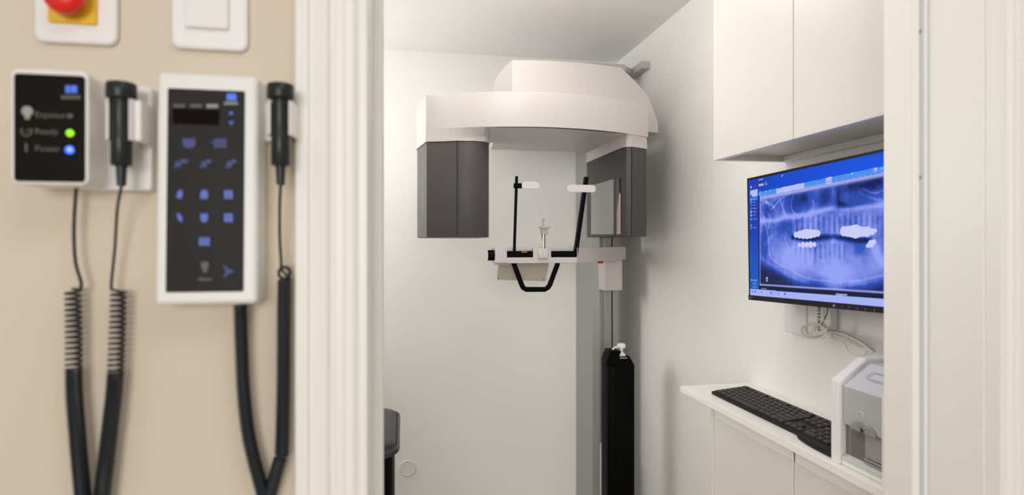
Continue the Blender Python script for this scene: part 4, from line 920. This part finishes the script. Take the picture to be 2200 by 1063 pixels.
def keymesh(wu):
    bm = bmesh.new(); w_ = wu * u - .0026; d_ = rp - .0026
    vs = [bm.verts.new(v) for v in [(-d_ / 2, -w_ / 2, -.001), (d_ / 2, -w_ / 2, -.001), (d_ / 2, w_ / 2, -.001), (-d_ / 2, w_ / 2, -.001),
                                    (-d_ / 2 + .001, -w_ / 2 + .001, .0022), (d_ / 2 - .001, -w_ / 2 + .001, .0022), (d_ / 2 - .001, w_ / 2 - .001, .0022), (-d_ / 2 + .001, w_ / 2 - .001, .0022)]]
    fc = [bm.faces.new([vs[i] for i in f]) for f in ((0, 3, 2, 1), (4, 5, 6, 7), (0, 1, 5, 4), (1, 2, 6, 5), (2, 3, 7, 6), (3, 0, 4, 7))]
    # a small legend patch set in the key top
    bmesh.ops.recalc_face_normals(bm, faces=bm.faces)
    me = bpy.data.meshes.new('key')
    if wu < 4:
        e_ = .0013; lx, ly = (d_ * .10, w_ / 2 - .0048) if wu < 1.4 else (0, w_ / 2 - .005)
        q = [bm.verts.new((lx + sx * e_, ly + sy * e_, .00235)) for sx, sy in ((-1, -1), (1, -1), (1, 1), (-1, 1))]; f_ = bm.faces.new(q); f_.material_index = 1
        f_.normal_update()
        if f_.normal.z < 0: f_.normal_flip()
    bm.to_mesh(me); bm.free(); me.materials.append(M_KEY); me.materials.append(M_LEGEND); return me
KM = {}
layout = [  # from the user's side (front row) to the back row; widths in key units, None = gap
    [1.25, 1.25, 1.25, 6.25, 1.25, 1.25, 1.25, 1.25, -.25, 1, 1, 1, -.25, 2, 1, 1],
    [1.25, 1] + [1] * 10 + [2.75, -1.25, 1, -1.25, 1, 1, 1, 1],
    [1.75] + [1] * 11 + [2.25, -3.5, 1, 1, 1, 1],
    [1.5] + [1] * 12 + [1.5, -.25, 1, 1, 1, -.25, 1, 1, 1, 1],
    [1] * 13 + [2, -.25, 1, 1, 1, -.25, 1, 1, 1, 1],
    [1, -.5, 1, 1, 1, 1, -.5, 1, 1, 1, 1, -.5, 1, 1, 1, 1, -.5, 1, 1, 1, -.25, 1, 1, 1, 1]]
key_spots = []; krot = (0, -sl, 0)
for r_, row in enumerate(layout):
    y = ky1 - .006; s = .006 + rp * (r_ + .5)
    for wu in row:
        if wu < 0: y += wu * u; continue
        if wu not in KM: KM[wu] = keymesh(wu)
        yc_ = y - wu * u / 2; y -= wu * u
        key_spots.append((wu, Vector((kf.x + s * math.cos(sl), yc_, kf.z + s * math.sin(sl)))))
key_spots.sort(key=lambda k_: (k_[1] - Vector((0, 0, EYE))).length - .02 * k_[0])
for wu, p in key_spots[:100]:
    o = bpy.data.objects.new('key', KM[wu]); COL.objects.link(o); o.parent = t
    o.location = p - Vector(t['_w']); o.rotation_euler = krot
m = MB()                                       # the farthest few keys together
for wu, p in key_spots[100:]:
    bm = bmesh.new(); bm.from_mesh(KM[wu]); m.add(bm, 0, False, Matrix.Translation(p) @ Matrix.Rotation(-sl, 4, 'Y'))
m.build('far_keys', M_KEY, t)['kind'] = 'stuff'

# ================================================================== DESKTOP SCANNER
t = thing('plate_scanner', 'white and grey desktop scanner with smoky window at worktop end', 'dental scanner', (.97, 1.02, zc_))
SX = .858
def Z(h): return EYE + h
def sprofile(dx_, top, bottom):
    return [(SX + dx_, bottom), (SX + dx_, Z(-.276) + top), (SX + .062 + dx_, Z(-.232) + top), (SX + .11, Z(-.229) + top), (1.075, Z(-.236) + top), (1.075, bottom)]
for y0, y1 in ((1.078, 1.104), (.945, .971)):
    m = MB(); m.prism(sprofile(0, 0, zc_ + .0005), 'y', y0, y1, .003, 2); m.build('side_panel', M_PLATE, t)
# grey upper shell between the side panels
zlo = onX(1804, 905, SX + .006).z
m = MB(); m.prism([(SX + .006, zlo), (SX + .006, Z(-.283)), (1.07, Z(-.283)), (1.07, zlo)], 'y', .971, 1.078, .001); m.build('front_cover', M_SGREY, t)
m = MB(); m.prism([(SX + .006, Z(-.2828)), (SX + .066, Z(-.240)), (1.07, Z(-.240)), (1.07, Z(-.2828))], 'y', .971, 1.078, .0015); tp = m.build('top_cover', M_SGREYL, t)
# grip hollow on the sloping top
q = onX(1878, 806, SX + .045)
Ms = Matrix.Translation((SX + .040, 1.016, Z(-.2585))) @ Matrix.Rotation(-math.atan2(.0428, .060), 4, 'Y')
m = MB(); m.prism([(-.012, -.028), (-.012, .022), (-.004, .036), (.012, .032), (.014, -.028)], 'z', -.002, .0012, .0004, M=Ms); m.build('grip_hollow', M_SGREY, tp)
m = MB(); m.box(-.009, .006, -.026, .018, .0005, .0045, .001, M=Ms); m.build('lid_catch', M_SGREYL, tp)
m = MB(); m.box(.006, .0078, -.027, .020, .0003, .003, M=Ms); m.build('hollow_shadow_gap', M_SEAM, tp)
# half-moon drawer grip and ring mark
gy = onX(1855, 930, SX + .005).y; gz = onX(1846, 925, SX + .005).z
pts = [(max(.9715, gy + .033 * math.cos(a_)), zlo - .003 + .021 * math.sin(a_)) for a_ in np.linspace(0, math.pi, 26)]
m = MB(); m.prism(pts, 'x', SX + .002, SX + .008, .001); hm = m.build('drawer_grip', M_WINDOW, t)
m = MB(); m.lathe([(.0085, 0), (.0075, .002), (.001, .0035)], 20, M=facing((SX + .0022, gy, zlo + .006), '-x')); m.build('grip_knob', M_STEEL, hm)
rg = onX(1848, 893, SX + .005); m = MB()
m.tube([(SX + .006, rg.y + .0072 * math.cos(a_), rg.z + .0072 * math.sin(a_)) for a_ in np.linspace(-.6, math.pi + .6, 24)], .0014, 8); m.build('ring_mark', M_SGREYL, t)
# smoky window with the inside dividers, pale tray, foot
z0 = onX(1812, 978, SX + .004).z
m = MB(); m.box(SX + .014, SX + .020, .971, 1.078, z0 - .002, zlo, .0005); sw = m.build('window', M_SWIN, t)
yq_ = onX(1860, 960, SX + .012).y
m = MB(); m.box(SX + .010, SX + .0145, .9715, yq_, z0 + .014, zlo - .001, .0008); m.box(SX + .009, SX + .0145, .9715, yq_ + .002, z0 + .002, z0 + .0055, .0005); m.box(SX + .009, SX + .0145, .9715, yq_ + .002, z0 + .008, z0 + .0115, .0005); m.build('divider', M_SWINL, sw)
m = MB(); m.prism([(SX + .002, zc_ + .012), (SX + .002, z0 - .004), (SX + .016, z0 + .003), (1.06, z0 + .003), (1.06, zc_ + .012)], 'y', .972, 1.077, .0008); m.build('tray', M_SGLASS, t)
m = MB(); m.box(SX + .004, 1.07, .972, 1.077, zc_ + .001, zc_ + .012, .001); m.build('foot_plate', M_TRIM, t)
m = MB(); m.lathe([(.055, Z(-.2395)), (.053, Z(-.230)), (.045, Z(-.2235)), (.030, Z(-.2195)), (.001, Z(-.218))], 40, M=Matrix.Translation((.985, 1.018, 0))); m.build('domed_lid', M_CAB, t)

for o in bpy.data.objects:
    if '_w' in o: del o['_w']
